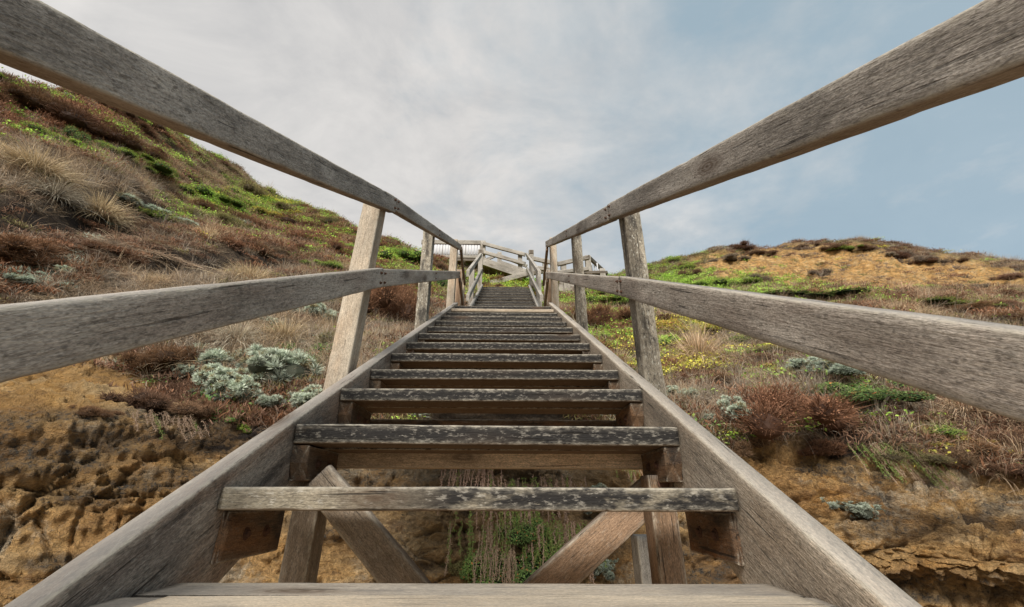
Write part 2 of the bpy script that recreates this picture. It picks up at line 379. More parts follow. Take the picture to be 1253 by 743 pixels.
def nails(o, X, side, pts, r=.0045):
    for (y, z) in pts:
        n = bolt(o, (X-side*.001, y, z), (-side, 0, 0), r); n.name = 'nail'; n.data.name = 'nail'
def post(name, x, y, z0, z1, w, d, mat, parent, lean=0.0, rough=.0016, **kw):
    return beam(name, (x-lean*(z1-z0), y, z0), (x, y, z1), w, d, mat, parent, hint=(0, 1, 0), rough=rough, bev=.008, **kw)
for nm, X, side, pp, vert, mt, ys_ in RAILS:
    o = rail(nm, X, side, pp, vert, mt); (ya, za), (yb, zb) = pp
    for y in ys_:
        z = za+(zb-za)*(y-ya)/(yb-ya)
        nails(o, X, side, ((y-.004, z-vert*.27), (y+.006, z-vert*.72)))
PLx, PRx = -.661, .551   # rails sit inside the posts
for x, y, z1, w, d, mt, ln, rg in ((PLx-.047, 1.86, 1.43, .094, .10, 'post', .030, .002), (PRx+.040, 1.72, 1.27, .078, .095, 'roughpost', .0, .005),
                           (PLx-.045, 3.22, 2.16, .088, .11, 'roughpost', -.01, .007), (PRx+.036, 3.12, 2.06, .075, .10, 'roughpost', .0, .006),
                           (PLx-.045, 4.78, 3.06, .09, .10, 'post', .0, .002), (PRx+.043, 4.84, 3.14, .085, .10, 'post', .0, .002),
                           (PLx-.047, .06, .42, .094, .10, 'post', .0, .002), (PRx+.042, .06, .33, .08, .10, 'post', .0, .002)):
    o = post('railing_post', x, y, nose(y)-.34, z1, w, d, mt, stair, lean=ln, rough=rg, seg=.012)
    if mt == 'roughpost': o['label'] = 'rough hewn post speckled black and white with lichen'

# stub of an old pile below
c = (onY(780, 656, 2.16)+onY(808, 656, 2.16))/2
o = link('timber_stump', beam_mesh('timber_stump', (c[0], 2.21, -2.6), (c[0], 2.21, c[2]), .112, .12, hint=(0, 1, 0), bev=.006), M['far'])
tag(o, 'short sawn-off grey timber pile standing behind the red-brown leg under the stairs', 'timber post')

# ------------------------------------------------------------------ upper staircase
st2 = empty('timber_staircase', (0, 5.2, 1.9))
tag(st2, 'narrow-looking upper flight of dark treads beyond the small landing with its own rails', 'staircase')
S2 = .657
def n2(Y): return 1.99+S2*(Y-5.2)
YT = 9.35
for xs in (XL-.026, XR+.026): stringer(xs, 5.24, YT, .035, .27, st2, f=n2, sl=S2, mat='far', seg=.05)
k = 0; y = 5.3
while y < YT-.2:
    link('tread', tread_mesh(y, n2(y), .05, .26, seg=.05), M['tread'], st2); y += .32
def seg2(name, X, a, b, w, vert, mat, parent=st2):
    A, B = onX(*a, X), onX(*b, X); A[2] -= vert/2; B[2] -= vert/2
    sl = (B[2]-A[2])/(B[1]-A[1])
    return beam(name, A, B, w, vert/math.hypot(1, sl), mat, parent, seg=.06, vertical_cut=True, bev=.006)
seg2('handrail', -.63, (572.5, 331), (588.5, 309.5), .05, .11, 'far'); seg2('handrail', .52, (660, 331), (644.5, 309.5), .05, .11, 'far')
seg2('mid_rail', -.63, (572.5, 360.5), (589.5, 328), .05, .11, 'far'); seg2('mid_rail', .52, (662.5, 361), (645, 327), .05, .11, 'far')
# short level rails beside the landing
for X, s in ((-.625, -1), (.515, 1)):
    beam('handrail', (X, 4.82, 2.985), (X, 5.5, 2.80), .032, .06, 'bracket', st2, bev=.006)
    beam('mid_rail', (X, 4.9, 2.56), (X, 5.5, 2.40), .032, .06, 'bracket', st2, bev=.006)
    for y, w, mt, zt in ((5.45, .09, 'redbrace', 2.98), (5.75, .09, 'post', 2.98), (7.3, .10, 'far', 4.0)):
        post('railing_post', X+s*.075, y, zt-1.9, zt, w, .1, mt, st2, seg=.05)
    o = post('railing_post', X+s*.07, 9.35, 3.6, 5.60, .11, .11, 'far', st2, seg=.05)
    beam('post_cap', (X+s*.07, 9.35, 5.59), (X+s*.07, 9.35, 5.71), .125, .125, 'darkfar', st2, hint=(0, 1, 0), bev=.015)

# ------------------------------------------------------------------ cross flight, seen side on
def fb(name, a, b, Y, w, h, mat, parent, Yb=None, **kw):
    kw.setdefault('seg', .08)
    return beam(name, onY(*a, Y), onY(*b, Yb or Y), w, h, mat, parent, bev=.008, **kw)
def fpost(px, py0, py1, Y, w, mat, parent, name='railing_post'):
    A = onY(px, py1, Y); B = onY(px, py0, Y); B[0] = A[0]
    return beam(name, A, B, w, w, mat, parent, hint=(0, 1, 0), seg=.08, bev=.008)
YC = 11.2
st3 = empty('timber_staircase', (.2, YC, 5.2))
tag(st3, 'distant cross flight climbing leftward above the upper staircase, seen from its side with dark underside', 'staircase')
fb('stringer', (591, 320), (640, 336.5), YC, .06, .24, 'far', st3)
fb('stringer', (591, 320.5), (640, 337), YC+1.2, .06, .22, 'darkfar', st3)
A, B = onY(592, 321.5, YC), onY(640, 338, YC)
for i in range(13):
    q = A+(B-A)*(i+.5)/13
    beam('tread', (q[0], YC+.04, q[2]+.02), (q[0], YC+1.16, q[2]+.02), .30, .05, 'darkfar', st3, bev=.008, seg=.1)
fb('handrail', (591, 298), (643, 312), YC-.07, .06, .115, 'far', st3); fb('mid_rail', (591, 308.5), (643, 323), YC-.07, .06, .11, 'far', st3)
fb('handrail', (609, 312), (645, 326), YC+1.3, .06, .11, 'far', st3); fb('handrail', (609, 312), (595, 318), YC+1.3, .06, .10, 'far', st3)
fb('mid_rail', (613, 321), (645, 332), YC+1.3, .06, .10, 'far', st3)
fpost(590.5, 296, 322, YC+.06, .15, 'far', st3); fpost(636.5, 309, 343, YC+.06, .13, 'far', st3); fpost(611, 309.5, 327, YC+1.4, .14, 'far', st3)
fb('brace', (598, 325), (615, 338), YC+.3, .06, .13, 'far', st3)
fb('ramp_rail', (600, 347.5), (645, 335), YC-.5, .08, .16, 'far', st3)
fb('landing_beam', (636, 338), (668, 331), YC+.1, .08, .14, 'darkfar', st3)

# ------------------------------------------------------------------ picket lookout at the upper left
YL = 12.0
lk = empty('lookout_platform', tuple(onY(560, 318, YL)))
tag(lk, 'high lookout deck with pale vertical pickets and grey top rail', 'lookout')
fb('top_rail', (516, 296.4), (593, 297.5), YL, .09, .15, 'far', lk); fb('bottom_rail', (516, 313.8), (593, 315), YL, .07, .09, 'far', lk)
x = 518.
while x < 588:
    A, B = onY(x, 313, YL), onY(x, 297.5, YL); B[0] = A[0]
    beam('picket', A, B, .075, .03, 'picket', lk, hint=(0, 1, 0), seg=.2, bev=.004); x += 3.55
fb('deck_beam', (514, 316.7), (594, 317.7), YL+.05, .12, .17, 'darkfar', lk)
A, B = onY(516, 316.1, YL+.9), onY(593, 317.2, YL+.9)
beam('deck_floor', (A[0], YL+.8, A[2]-.35), (B[0], YL+.8, B[2]-.35), 1.5, .06, 'darkfar', lk, seg=.1)
for px in (518, 540, 567, 586):
    fpost(px, 296.5, 322, YL+.08, .13, 'far', lk, 'railing_post')

# ------------------------------------------------------------------ right hand walkway
YW = 10.4
wk = empty('timber_walkway', tuple(onY(690, 350, YW)))
tag(wk, 'distant timber walkway with railings rising to a peak right of the upper staircase', 'walkway')
fb('handrail', (645, 315), (682, 323), YW, .07, .12, 'far', wk); fb('mid_rail', (650, 327), (682, 331.5), YW, .07, .11, 'far', wk)
fb('handrail', (682, 323.5), (720, 315), YW, .07, .12, 'far', wk); fb('mid_rail', (682, 334), (720, 329), YW, .07, .11, 'far', wk)
fb('handrail', (720, 314.5), (738.5, 331.5), YW, .07, .12, 'darkfar', wk, Yb=YW+1.2); fb('mid_rail', (720, 336.5), (737, 332.5), YW+.4, .07, .1, 'far', wk)
for px, a, b_ in ((720.7, 314, 337), (690.5, 321, 348), (668, 318, 345), (738, 330, 345)): fpost(px, a, b_, YW+.08, .15, 'far', wk)
for px in (724.5, 728, 731.5):
    fpost(px, 322, 333, YW+.5, .035, 'picket', wk, 'picket')
for px, a, b_ in ((724.8, 352, 368), (694.5, 338, 366), (686.5, 360, 370), (706, 350, 368)): fpost(px, a, b_, YW-.2, .16, 'far', wk, 'support_post')
fb('deck_beam', (682, 361), (698, 360), YW-.3, .08, .13, 'brace', wk)
fb('deck_beam', (700, 352), (745, 351), YW+.3, .1, .2, 'darkfar', wk)
fb('stringer', (712, 345), (742, 361), YW, .07, .16, 'far', wk); fb('stringer', (728, 351), (742, 359), YW+.8, .07, .25, 'darkfar', wk)
for a, b_ in (((684, 350), (691, 351)), ((693, 349), (704, 351.5))):
    fb('side_panel', a, b_, YW-.15, .03, .30, 'far', wk)
A, B = onY(684, 345, YW+.6), onY(738, 345, YW+.6)
beam('deck_floor', A, B, 1.2, .08, 'darkfar', wk, seg=.1)

# ------------------------------------------------------------------ terrain
# each column: nodes (px, py, horizontal distance) from the cliff foot up to the skyline
COLS = [
 [(-900,1500,3.6),(-900,1150,3.7),(-900,900,3.8),(-880,720,4.0),(-860,640,4.4),(-840,560,5.0),(-800,420,5.8),(-780,260,6.8),(-760,120,8.0),(-740,20,10.),(-720,-60,12.5),(-700,-110,16)],
 [(-330,1300,3.1),(-330,1000,3.2),(-330,760,3.3),(-320,560,3.5),(-310,525,4.0),(-300,470,4.7),(-290,380,5.4),(-280,285,6.1),(-270,190,7.2),(-260,90,9.0),(-250,20,12.),(-240,-20,15)],
 [(0,1200,3.0),(0,930,3.1),(0,700,3.15),(0,520,3.35),(0,492,3.9),(0,455,4.5),(0,385,5.0),(0,305,5.7),(0,225,6.8),(0,160,8.8),(0,116,12.),(0,92,15.5)],
 [(150,1200,2.95),(150,930,3.0),(150,710,3.1),(150,540,3.3),(150,498,3.8),(150,450,4.4),(150,385,5.0),(150,315,5.8),(150,250,7.4),(150,195,10.),(150,160,14.),(150,136,19)],
 [(270,1150,2.9),(270,930,3.0),(270,720,3.1),(270,590,3.25),(270,535,3.5),(270,470,3.9),(270,400,4.7),(270,330,6.0),(270,282,8.2),(270,248,12.),(270,226,17.),(270,206,23)],
 [(330,1120,2.9),(330,925,2.95),(330,725,3.02),(330,610,3.2),(330,548,3.4),(330,475,3.8),(330,405,4.7),(330,342,6.1),(330,300,8.1),(330,277,11.),(330,262,15.),(330,252,20)],
 [(380,1100,2.9),(380,920,3.0),(380,730,3.05),(380,630,3.15),(380,560,3.3),(380,480,3.7),(380,410,4.7),(380,350,6.2),(380,310,8.0),(380,285,10.5),(380,274,14.),(380,264,18)],
 [(480,1100,2.85),(480,900,2.9),(480,730,2.95),(480,640,3.05),(480,560,3.2),(480,500,3.5),(480,440,4.3),(480,390,5.6),(480,350,7.2),(480,330,8.6),(480,318,10.),(480,309,12)],
 [(560,1100,2.8),(560,900,2.85),(560,730,2.9),(560,630,3.0),(560,545,3.15),(560,507,3.45),(560,450,4.3),(560,405,5.6),(560,372,7.6),(560,352,9.3),(560,342,11.),(560,334,13)],
 [(640,1100,2.8),(640,900,2.85),(640,730,2.9),(640,630,3.0),(640,545,3.1),(640,507,3.4),(640,450,4.3),(640,405,5.6),(640,376,7.6),(640,360,9.3),(640,356,11.),(640,352,13)],
 [(730,1100,2.8),(730,900,2.85),(730,730,2.9),(730,630,3.05),(730,560,3.2),(730,505,3.5),(730,450,4.3),(730,405,5.6),(730,385,7.2),(730,370,9.0),(730,362,11.),(728,354,15)],
 [(820,1100,2.8),(820,900,2.9),(820,740,2.95),(820,650,3.1),(820,580,3.25),(820,515,3.6),(820,460,4.4),(820,412,5.7),(815,382,8.0),(810,360,12.),(805,346,18.),(800,333,27)],
 [(930,1150,2.9),(930,920,3.0),(930,740,3.1),(930,650,3.2),(930,575,3.35),(930,520,3.7),(930,460,4.5),(925,410,5.8),(920,376,8.0),(915,348,13.),(908,328,22.),(903,312,32)],
 [(1050,1150,3.0),(1050,930,3.1),(1050,745,3.25),(1050,665,3.2),(1050,590,3.45),(1050,530,3.8),(1050,475,4.5),(1050,420,5.8),(1050,383,8.2),(1050,358,14.),(1050,335,25.),(1050,300,36)],
 [(1160,1150,3.1),(1160,930,3.2),(1160,760,3.4),(1160,680,3.3),(1160,600,3.55),(1160,540,4.0),(1160,485,4.7),(1160,430,6.0),(1160,392,8.8),(1160,366,15.),(1160,345,26.),(1160,315,38)],
 [(1260,1200,3.2),(1260,950,3.3),(1260,780,3.5),(1260,690,3.35),(1260,610,3.7),(1260,552,4.1),(1260,495,4.9),(1260,440,6.3),(1260,402,9.4),(1260,378,16.),(1260,355,27.),(1260,329,40)],
 [(1600,1300,3.6),(1600,1050,3.7),(1600,850,3.8),(1600,740,3.9),(1600,660,4.1),(1600,600,4.6),(1600,550,5.4),(1600,500,6.8),(1600,465,10.),(1600,435,17.),(1600,410,29.),(1600,385,42)],
 [(2400,1700,4.2),(2400,1400,4.3),(2400,1150,4.4),(2400,1000,4.5),(2400,900,4.7),(2400,800,5.2),(2400,730,6.2),(2400,670,8.),(2400,620,11.),(2400,580,18.),(2400,550,30.),(2400,520,44)],
]
CT = np.array([[onR(*n) for n in c] for c in COLS])          # columns x rows x 3
back = CT[:, -1:]*np.array([1.35, 1.35, 1.0])-np.array([0, 0, .6])
back2 = CT[:, -1:]*np.array([2.4, 2.4, 1.0])-np.array([0, 0, 9.])
CT = np.concatenate([CT, back, back2], 1)
NCc, NRr = CT.shape[:2]
def catmull(arr, u):
    n = arr.shape[0]; i = np.clip(np.floor(u).astype(int), 0, n-2); t = (u-i)
    p = lambda k: arr[np.clip(i+k, 0, n-1)]
    t = t.reshape((-1,)+(1,)*(arr.ndim-1))
    p0, p1, p2, p3 = p(-1), p(0), p(1), p(2)
    return .5*((2*p1)+(-p0+p2)*t+(2*p0-5*p1+4*p2-p3)*t*t+(-p0+3*p1-3*p2+p3)*t**3)
def uvals(n, dens):
    return np.concatenate([np.linspace(i, i+1, dens[i], endpoint=False) for i in range(n-1)]+[[n-1.0]])
UC = uvals(NCc, [20, 50]+[62]*2+[40, 40, 50]+[60]*8+[40, 20][:NCc-15]+[20]*20)
UR = uvals(NRr, [14, 46, 62, 62, 40, 46, 46, 46, 42, 36, 34, 8, 3])
T1 = catmull(CT, UC)                      # (nu, rows, 3)
G = np.swapaxes(catmull(np.swapaxes(T1, 0, 1), UR), 0, 1)   # (nu, nr, 3)
nu, nr = G.shape[:2]
URg = np.broadcast_to(UR, (nu, nr))
du = np.gradient(G, axis=0); dv = np.gradient(G, axis=1)
N = np.cross(du, dv); N /= np.linalg.norm(N, axis=-1, keepdims=True)+1e-9
if (N[nu//2, 2]@np.array([0, -1, 0])) < 0: N = -N
R = np.hypot(G[..., 0], G[..., 1])
gx_ = G[..., 0]
thr = 4.35-.25*sstep(-1, -1.6, gx_)*0+1.15*sstep(-2.75, -3.25, gx_)+.1*sstep(1, 2, gx_)
rocky = 1-sstep(thr-.25, thr+.25, URg+.45*fbm(G*1.3, 3, 40))
lay = G*np.array([.55, .55, 2.6])
blocky = -np.abs(fbm(lay*1.6, 3, 10))*2
big = fbm(G*.75, 3, 12)
strata_z = G[..., 2]*5.5+1.4*fbm(G*.7, 2, 14)
strata = (strata_z-np.floor(strata_z)); strata = np.where(strata < .75, strata, (1-strata)*3)
cell = np.abs(fbm(lay*2.9+3, 2, 23)); ledge = np.abs(fbm(G*np.array([1.6, 1.6, 7.5]), 4, 24))
mid = .085*fbm(G*4.2, 4, 16)-.10*np.clip(1-np.abs(fbm(G*np.array([1.7, 1.7, 2.6]), 3, 18))*9, 0, 1)-.05*np.clip(1-cell*7, 0, 1)+.07*(ledge-.25)+.030*fbm(G*15, 4, 20)
fine = .022*fbm(G*27, 4, 26)+.018*np.abs(fbm(G*np.array([9, 9, 30]), 3, 27))
wp = G+.16*np.stack([fbm(G*2.2, 3, 51), fbm(G*2.2, 3, 52), fbm(G*2.2, 3, 53)], -1)
f1a, f2a, va = worley(wp*np.array([1.7, 1.7, 3.0]), 60); f1b, f2b, vb = worley(wp*np.array([5.2, 5.2, 8.5])+3, 70); f1c, f2c, vc = worley(wp*np.array([15, 15, 22])+7, 80)
fm = np.maximum(sstep(-.05, .3, fbm(G*.9, 2, 55)), .65*sstep(.8, 1.4, G[..., 0]))      # only some of the face is fractured
frac = fm*(.045*va-.04*np.clip(1-(f2a-f1a)*14, 0, 1))+.022*vb+.012*vc-.02*fm*np.clip(1-(f2b-f1b)*9, 0, 1)-.008*np.clip(1-(f2c-f1c)*4, 0, 1)
mid = mid*.55-.05*fm*np.clip(1-(f2a-f1a)*14, 0, 1)-.02*np.clip(1-(f2b-f1b)*9, 0, 1)*fm
rock_d = .17*big+.06*(blocky+.6)+.035*strata+mid+1.3*fine+frac
_x, _y, _d = project(G.reshape(-1, 3)); _x = np.where(_d > 0, _x, -9999)
band = np.maximum(np.exp(-((_x-90)/150)**4-((_y-262)/26)**2), np.exp(-((_x-260)/110)**4-((_y-322)/13)**2)).reshape(nu, nr)
orange = np.exp(-((_x-1040)/150)**4-((_y-328)/20)**2).reshape(nu, nr)
pits = np.clip(fbm(G*11, 2, 22)-.30, 0, 1)*-.10
soil_d = (.20*fbm(G*.9, 3, 30)+.09*fbm(G*2.6, 3, 31)+.04*fbm(G*8, 3, 32))*np.clip(R/8, .7, 2.6)
far = sstep(14, 25, R)
soil_d = soil_d+far*(.55*fbm(G*.35, 3, 34)+.25*fbm(G*1.3, 3, 35))
soil_d = soil_d+.10*np.abs(fbm(G*np.array([1.1, 1.1, 2.4]), 3, 37))*np.clip(R/6, .8, 3)-.38*band-orange*(.9*np.abs(fbm(G*np.array([.5, .5, .25]), 3, 38))+.35*np.abs(fbm(G*1.6, 3, 39)))
D = rocky*(rock_d+pits)+(1-rocky)*soil_d
skyfade = sstep(10.5, 11.0, URg)
D = D*(1-.6*skyfade)
Gd = G+N*D[..., None]
# keep the hillside below the stairs
ys = Gd[..., 1]
stz = np.where(ys < 4.6, nose(ys)-.42, np.where(ys < 5.2, 1.6, n2(np.minimum(ys, 9.4))-.40))
inside = 1-sstep(.72, 1.25, np.abs(Gd[..., 0]+.055))
lim = stz+(1-inside)*6
m_ = (ys > 2.6) & (ys < 9.6)
Gd[..., 2] = np.where(m_, np.minimum(Gd[..., 2], lim), Gd[..., 2])

def mesh_np(name, V, Fc, smooth=True, col=None, attrs=None):
    me = bpy.data.meshes.new(name); V = np.ascontiguousarray(V, np.float32); Fc = np.ascontiguousarray(Fc, np.int32)
    k = Fc.shape[1]
    me.vertices.add(len(V)); me.vertices.foreach_set('co', V.ravel())
    me.loops.add(Fc.size); me.loops.foreach_set('vertex_index', Fc.ravel())
    me.polygons.add(len(Fc)); me.polygons.foreach_set('loop_start', np.arange(0, Fc.size, k, dtype=np.int32))
    me.polygons.foreach_set('loop_total', np.full(len(Fc), k, np.int32))
    me.polygons.foreach_set('use_smooth', np.full(len(Fc), smooth))
    if col is not None:
        a = me.attributes.new('tint', 'FLOAT_COLOR', 'POINT')
        c = np.ones((len(V), 4), np.float32); c[:, :3] = col; a.data.foreach_set('color', c.ravel())
    for n_, v in (attrs or {}).items():
        a = me.attributes.new(n_, 'FLOAT', 'POINT'); a.data.foreach_set('value', np.ascontiguousarray(v, np.float32).ravel())
    me.update(calc_edges=True); return me

ii = (np.arange(nu-1)[:, None]*nr+np.arange(nr-1)[None]).ravel()
quads = np.stack([ii, ii+nr, ii+nr+1, ii+1], -1)
TV = Gd.reshape(-1, 3)
n1 = np.cross(Gd[1:, :-1]-Gd[:-1, :-1], Gd[:-1, 1:]-Gd[:-1, :-1])
if (n1[nu//2, 3] @ np.array([0, -1, 0])) < 0: quads = quads[:, ::-1]
# painted in world space from where the photo shows them
tpx, tpy, tdp = project(TV); tpx = np.where(tdp > 0, tpx, -9999)
def blob(lst):
    r_ = np.zeros(len(TV))
    for x, y, rx, ry in lst:
        r_ = np.maximum(r_, 1-np.clip(np.hypot((tpx-x)/rx, (tpy-y)/ry), 0, 1.6)/1.6)
    return sstep(.25, .6, r_+.12*fbm(TV*1.4, 3, 60))
sand = blob([(70, 475, 150, 26), (1000, 328, 170, 30), (920, 322, 80, 18), (1110, 335, 120, 26), (1200, 340, 70, 16)])
crust_and_shade = blob([(120, 528, 210, 34), (40, 560, 120, 30), (230, 590, 90, 22), (110, 610, 50, 16), (120, 690, 110, 14), (560, 580, 200, 30), (1090, 640, 60, 20), (1150, 640, 60, 14), (1090, 720, 200, 22), (400, 640, 60, 30), (860, 690, 40, 40)])  # dark rock crust; the low right band is overhang shade painted in
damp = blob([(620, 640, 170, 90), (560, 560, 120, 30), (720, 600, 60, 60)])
dirt = blob([(90, 262, 150, 34), (40, 275, 70, 30), (260, 322, 120, 18), (1030, 540, 50, 26), (330, 540, 120, 24)])
TN = N.reshape(-1, 3)
terr = mesh_np('hillside', TV, quads, True, attrs={'rock': rocky, 'sand': sand, 'crust_and_shade': crust_and_shade, 'dirt': dirt, 'far': far, 'cavity': mid+pits+fine*.6, 'damp': damp})

m, t, b, _ = material('sandstone_and_soil')
tc = t.new('ShaderNodeTexCoord'); P = tc.outputs['Object']
rk, sd, ct, dt, fr = (t.attr(k).outputs['Fac'] for k in ('rock', 'sand', 'crust_and_shade', 'dirt', 'far'))
Ps = t.vmul(P, (1, 1, 2.6))
n_b = t.noise(Ps, 1.3, 6, .62, .4); n_m = t.noise(Ps, 5, 6, .7); n_f = t.noise(P, 34, 5, .75); n_x = t.noise(P, 110, 3, .8)
rockc = t.ramp(n_b, [(.28, (.26, .145, .065)), (.40, (.52, .30, .12)), (.54, (.64, .40, .17)), (.70, (.72, .54, .32))])
rockc = t.mix(t.maprange(n_m, .54, .68), rockc, (.30, .17, .075))
rockc = t.mix(t.maprange(t.noise(P, 2.1, 6, .75), .54, .66), rockc, (.66, .55, .40))
rockc = t.mix(t.maprange(t.noise(t.vmul(P, (1, 1, 4)), 1.7, 6, .75, .5), .55, .68), rockc, (.60, .32, .10))
crk = t.math('MAXIMUM', t.maprange(t.noise(t.vmul(P, (1, 1, 1.7)), 2.6, 7, .75, .3), .57, .62), t.math('MULTIPLY', ct, t.maprange(n_m, .34, .50)))
rockc = t.mix(t.math('MULTIPLY', crk, t.maprange(n_f, .33, .60)), rockc, t.mix(t.maprange(n_x, .4, .6), (.03, .026, .023), (.13, .115, .095)))
rockc = t.mix(1., rockc, t.ramp(n_f, [(.33, .55), (.5, 1.), (.66, 1.45)]), 'MULTIPLY')
rockc = t.mix(t.math('MULTIPLY', t.maprange(n_x, .60, .66), .7), rockc, (.05, .03, .016))
rockc = t.mix(t.math('MULTIPLY', t.maprange(n_x, .38, .32), .5), rockc, (.55, .42, .26))
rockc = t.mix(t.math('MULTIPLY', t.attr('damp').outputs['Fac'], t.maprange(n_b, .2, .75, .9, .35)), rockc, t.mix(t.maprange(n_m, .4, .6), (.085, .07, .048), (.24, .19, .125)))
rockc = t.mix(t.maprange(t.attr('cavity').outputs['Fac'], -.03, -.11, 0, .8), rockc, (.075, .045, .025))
soil = t.ramp(t.noise(P, 3.2, 6, .7), [(.3, (.05, .035, .024)), (.5, (.15, .105, .068)), (.7, (.32, .25, .17))])
soil = t.mix(1., soil, t.ramp(n_f, [(.32, .35), (.5, .9), (.68, 1.6)]), 'MULTIPLY')
farc = t.ramp(t.noise(P, .8, 8, .72), [(.34, (.11, .075, .045)), (.45, (.27, .19, .11)), (.56, (.20, .20, .075)), (.68, (.40, .31, .19))])
farc = t.mix(1., farc, t.ramp(t.noise(P, 6, 5, .8), [(.35, .35), (.5, 1.), (.66, 1.6)]), 'MULTIPLY')
soil = t.mix(t.math('MULTIPLY', fr, .8), soil, farc)
sandc = t.ramp(t.noise(P, 2.6, 7, .7), [(.33, (.26, .145, .06)), (.5, (.58, .335, .12)), (.66, (.70, .49, .25))])
sandc = t.mix(1., sandc, t.ramp(n_m, [(.35, .7), (.6, 1.2)]), 'MULTIPLY')
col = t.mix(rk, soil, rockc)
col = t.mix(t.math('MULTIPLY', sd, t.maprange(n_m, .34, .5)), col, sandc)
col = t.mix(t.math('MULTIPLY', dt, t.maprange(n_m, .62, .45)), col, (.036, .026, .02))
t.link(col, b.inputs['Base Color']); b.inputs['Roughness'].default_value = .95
vor = t.new('ShaderNodeTexVoronoi', feature='DISTANCE_TO_EDGE'); t.put(vor.inputs['Vector'], t.vmul(P, (1, 1, 1.6))); vor.inputs['Scale'].default_value = 3.2
hh = t.math('ADD', t.math('ADD', t.math('MULTIPLY', n_m, .8), t.math('MULTIPLY', n_f, .8)), t.math('MULTIPLY', n_x, .35))
t.link(t.bump(hh, 1., .11), b.inputs['Normal'])
M['ground'] = m
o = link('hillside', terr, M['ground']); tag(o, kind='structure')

# beach / sea-level ground far below, reaching the horizon
me = bpy.data.meshes.new('beach_ground')
rr = [0, 3, 6, 12, 30, 80, 300, 1200, 5000]; V = [(0, 0, -3.6)]; Fc = []
for r_ in rr[1:]:
    for k in range(48):
        a = 2*math.pi*k/48; V.append((r_*math.cos(a), r_*math.sin(a), -3.6-.25*min(r_, 30)/30+random.uniform(-.03, .03)))
for k in range(48): Fc.append((0, 1+k, 1+(k+1) % 48))
for j in range(len(rr)-2):
    for k in range(48): Fc.append((1+j*48+k, 1+(j+1)*48+k, 1+(j+1)*48+(k+1) % 48, 1+j*48+(k+1) % 48))
me.from_pydata(V, [], Fc)
m, t, b, _ = material('beach_sand'); tc = t.new('ShaderNodeTexCoord')
t.link(t.ramp(t.noise(tc.outputs['Object'], 1.5, 8, .7), [(.3, (.24, .17, .10)), (.7, (.42, .33, .22))]), b.inputs['Base Color'])
tag(link('beach_ground', me, m), kind='structure')

# ------------------------------------------------------------------ plants
def plant_mat(name, transl=.25, var=.25):
    m, t, b, o = material(name)
    c = t.attr('tint').outputs['Color']; oi = t.new('ShaderNodeObjectInfo')
    hsv = t.new('ShaderNodeHueSaturation'); t.put(hsv.inputs['Color'], c)
    t.put(hsv.inputs['Value'], t.maprange(oi.outputs['Random'], 0, 1, 2.1*(1-var), 2.1*(1+var)))
    t.put(hsv.inputs['Hue'], t.maprange(t.math('FRACT', t.math('MULTIPLY', oi.outputs['Random'], 7.3)), 0, 1, .488, .512))
    t.link(hsv.outputs[0], b.inputs['Base Color']); b.inputs['Roughness'].default_value = .7
    tr = t.new('ShaderNodeBsdfTranslucent'); t.link(hsv.outputs[0], tr.inputs['Color'])
    mx = t.new('ShaderNodeMixShader'); mx.inputs[0].default_value = transl
    t.link(b.outputs[0], mx.inputs[1]); t.link(tr.outputs[0], mx.inputs[2]); t.link(mx.outputs[0], o.inputs[0])
    return m
M['plant'] = plant_mat('foliage')

def unit(v): return v/(np.linalg.norm(v, axis=-1, keepdims=True)+1e-9)
def lerp(a, b, t): return np.array(a)*(1-t)+np.array(b)*t
def blades(base, dirs, length, width, segs, droop, cb, ct, rng):
    """bent tapering blades; returns verts, tris, colours"""
    n = len(base); side = unit(np.cross(dirs, unit(rng.normal(size=(n, 3)))))
    V, C = [], []
    p = base.copy(); d = dirs.copy()
    for s in range(segs+1):
        f = s/segs; w = (width*(1-f**1.5))[:, None]*side*.5
        if s < segs: V += [p-w, p+w]; C += [cb*(1-f)+ct*f]*2
        else: V += [p]; C += [ct]
        d = unit(d+np.array([0, 0, -1.])*(droop*(.4+f))[:, None]/segs); p = p+d*(length/segs)[:, None]
    V = np.stack(V, 1); C = np.stack(C, 1); K = V.shape[1]
    T = []
    for s in range(segs-1): a = 2*s; T += [(a, a+1, a+3), (a, a+3, a+2)]
    a = 2*(segs-1); T += [(a, a+1, a+2)]
    T = np.array(T); idx = np.arange(n)[:, None, None]*K+T[None]
    return V.reshape(-1, 3), idx.reshape(-1, 3), C.reshape(-1, 3)
def leaves(pos, nrm, L, W, col, rng):
    n = len(pos); a = unit(np.cross(nrm, rng.normal(size=(n, 3)))); b_ = np.cross(nrm, a)
    V = np.stack([pos-a*L[:, None]*.5, pos+b_*W[:, None]*.5+nrm*L[:, None]*.08, pos+a*L[:, None]*.5, pos-b_*W[:, None]*.5+nrm*L[:, None]*.08], 1)
    idx = np.arange(n)[:, None, None]*4+np.array([(0, 1, 2), (0, 2, 3)])[None]
    return V.reshape(-1, 3), idx.reshape(-1, 3), np.repeat(col, 4, 0)
def merge(parts):
    V, Fc, C, o = [], [], [], 0
    for v, f, c in parts: V.append(v); Fc.append(f+o); C.append(c); o += len(v)
    return np.vstack(V), np.vstack(Fc), np.vstack(C)
def sphere_dirs(n, rng, zmin=-.15):
    z = rng.uniform(zmin, 1, n); a = rng.uniform(0, 2*math.pi, n); r_ = np.sqrt(1-z*z)
    return np.stack([r_*np.cos(a), r_*np.sin(a), z], -1)
def lobed(rng, nl, flat=.75, rl=(.28, .5)):
    c = sphere_dirs(nl, rng, 0)*rng.uniform(.2, .95, (nl, 1)); c[:, 0] *= rng.uniform(1.0, 1.35); c[:, 2] *= flat; r_ = rng.uniform(*rl, nl)*(1.15-.45*np.linalg.norm(c, axis=1))
    return c, r_
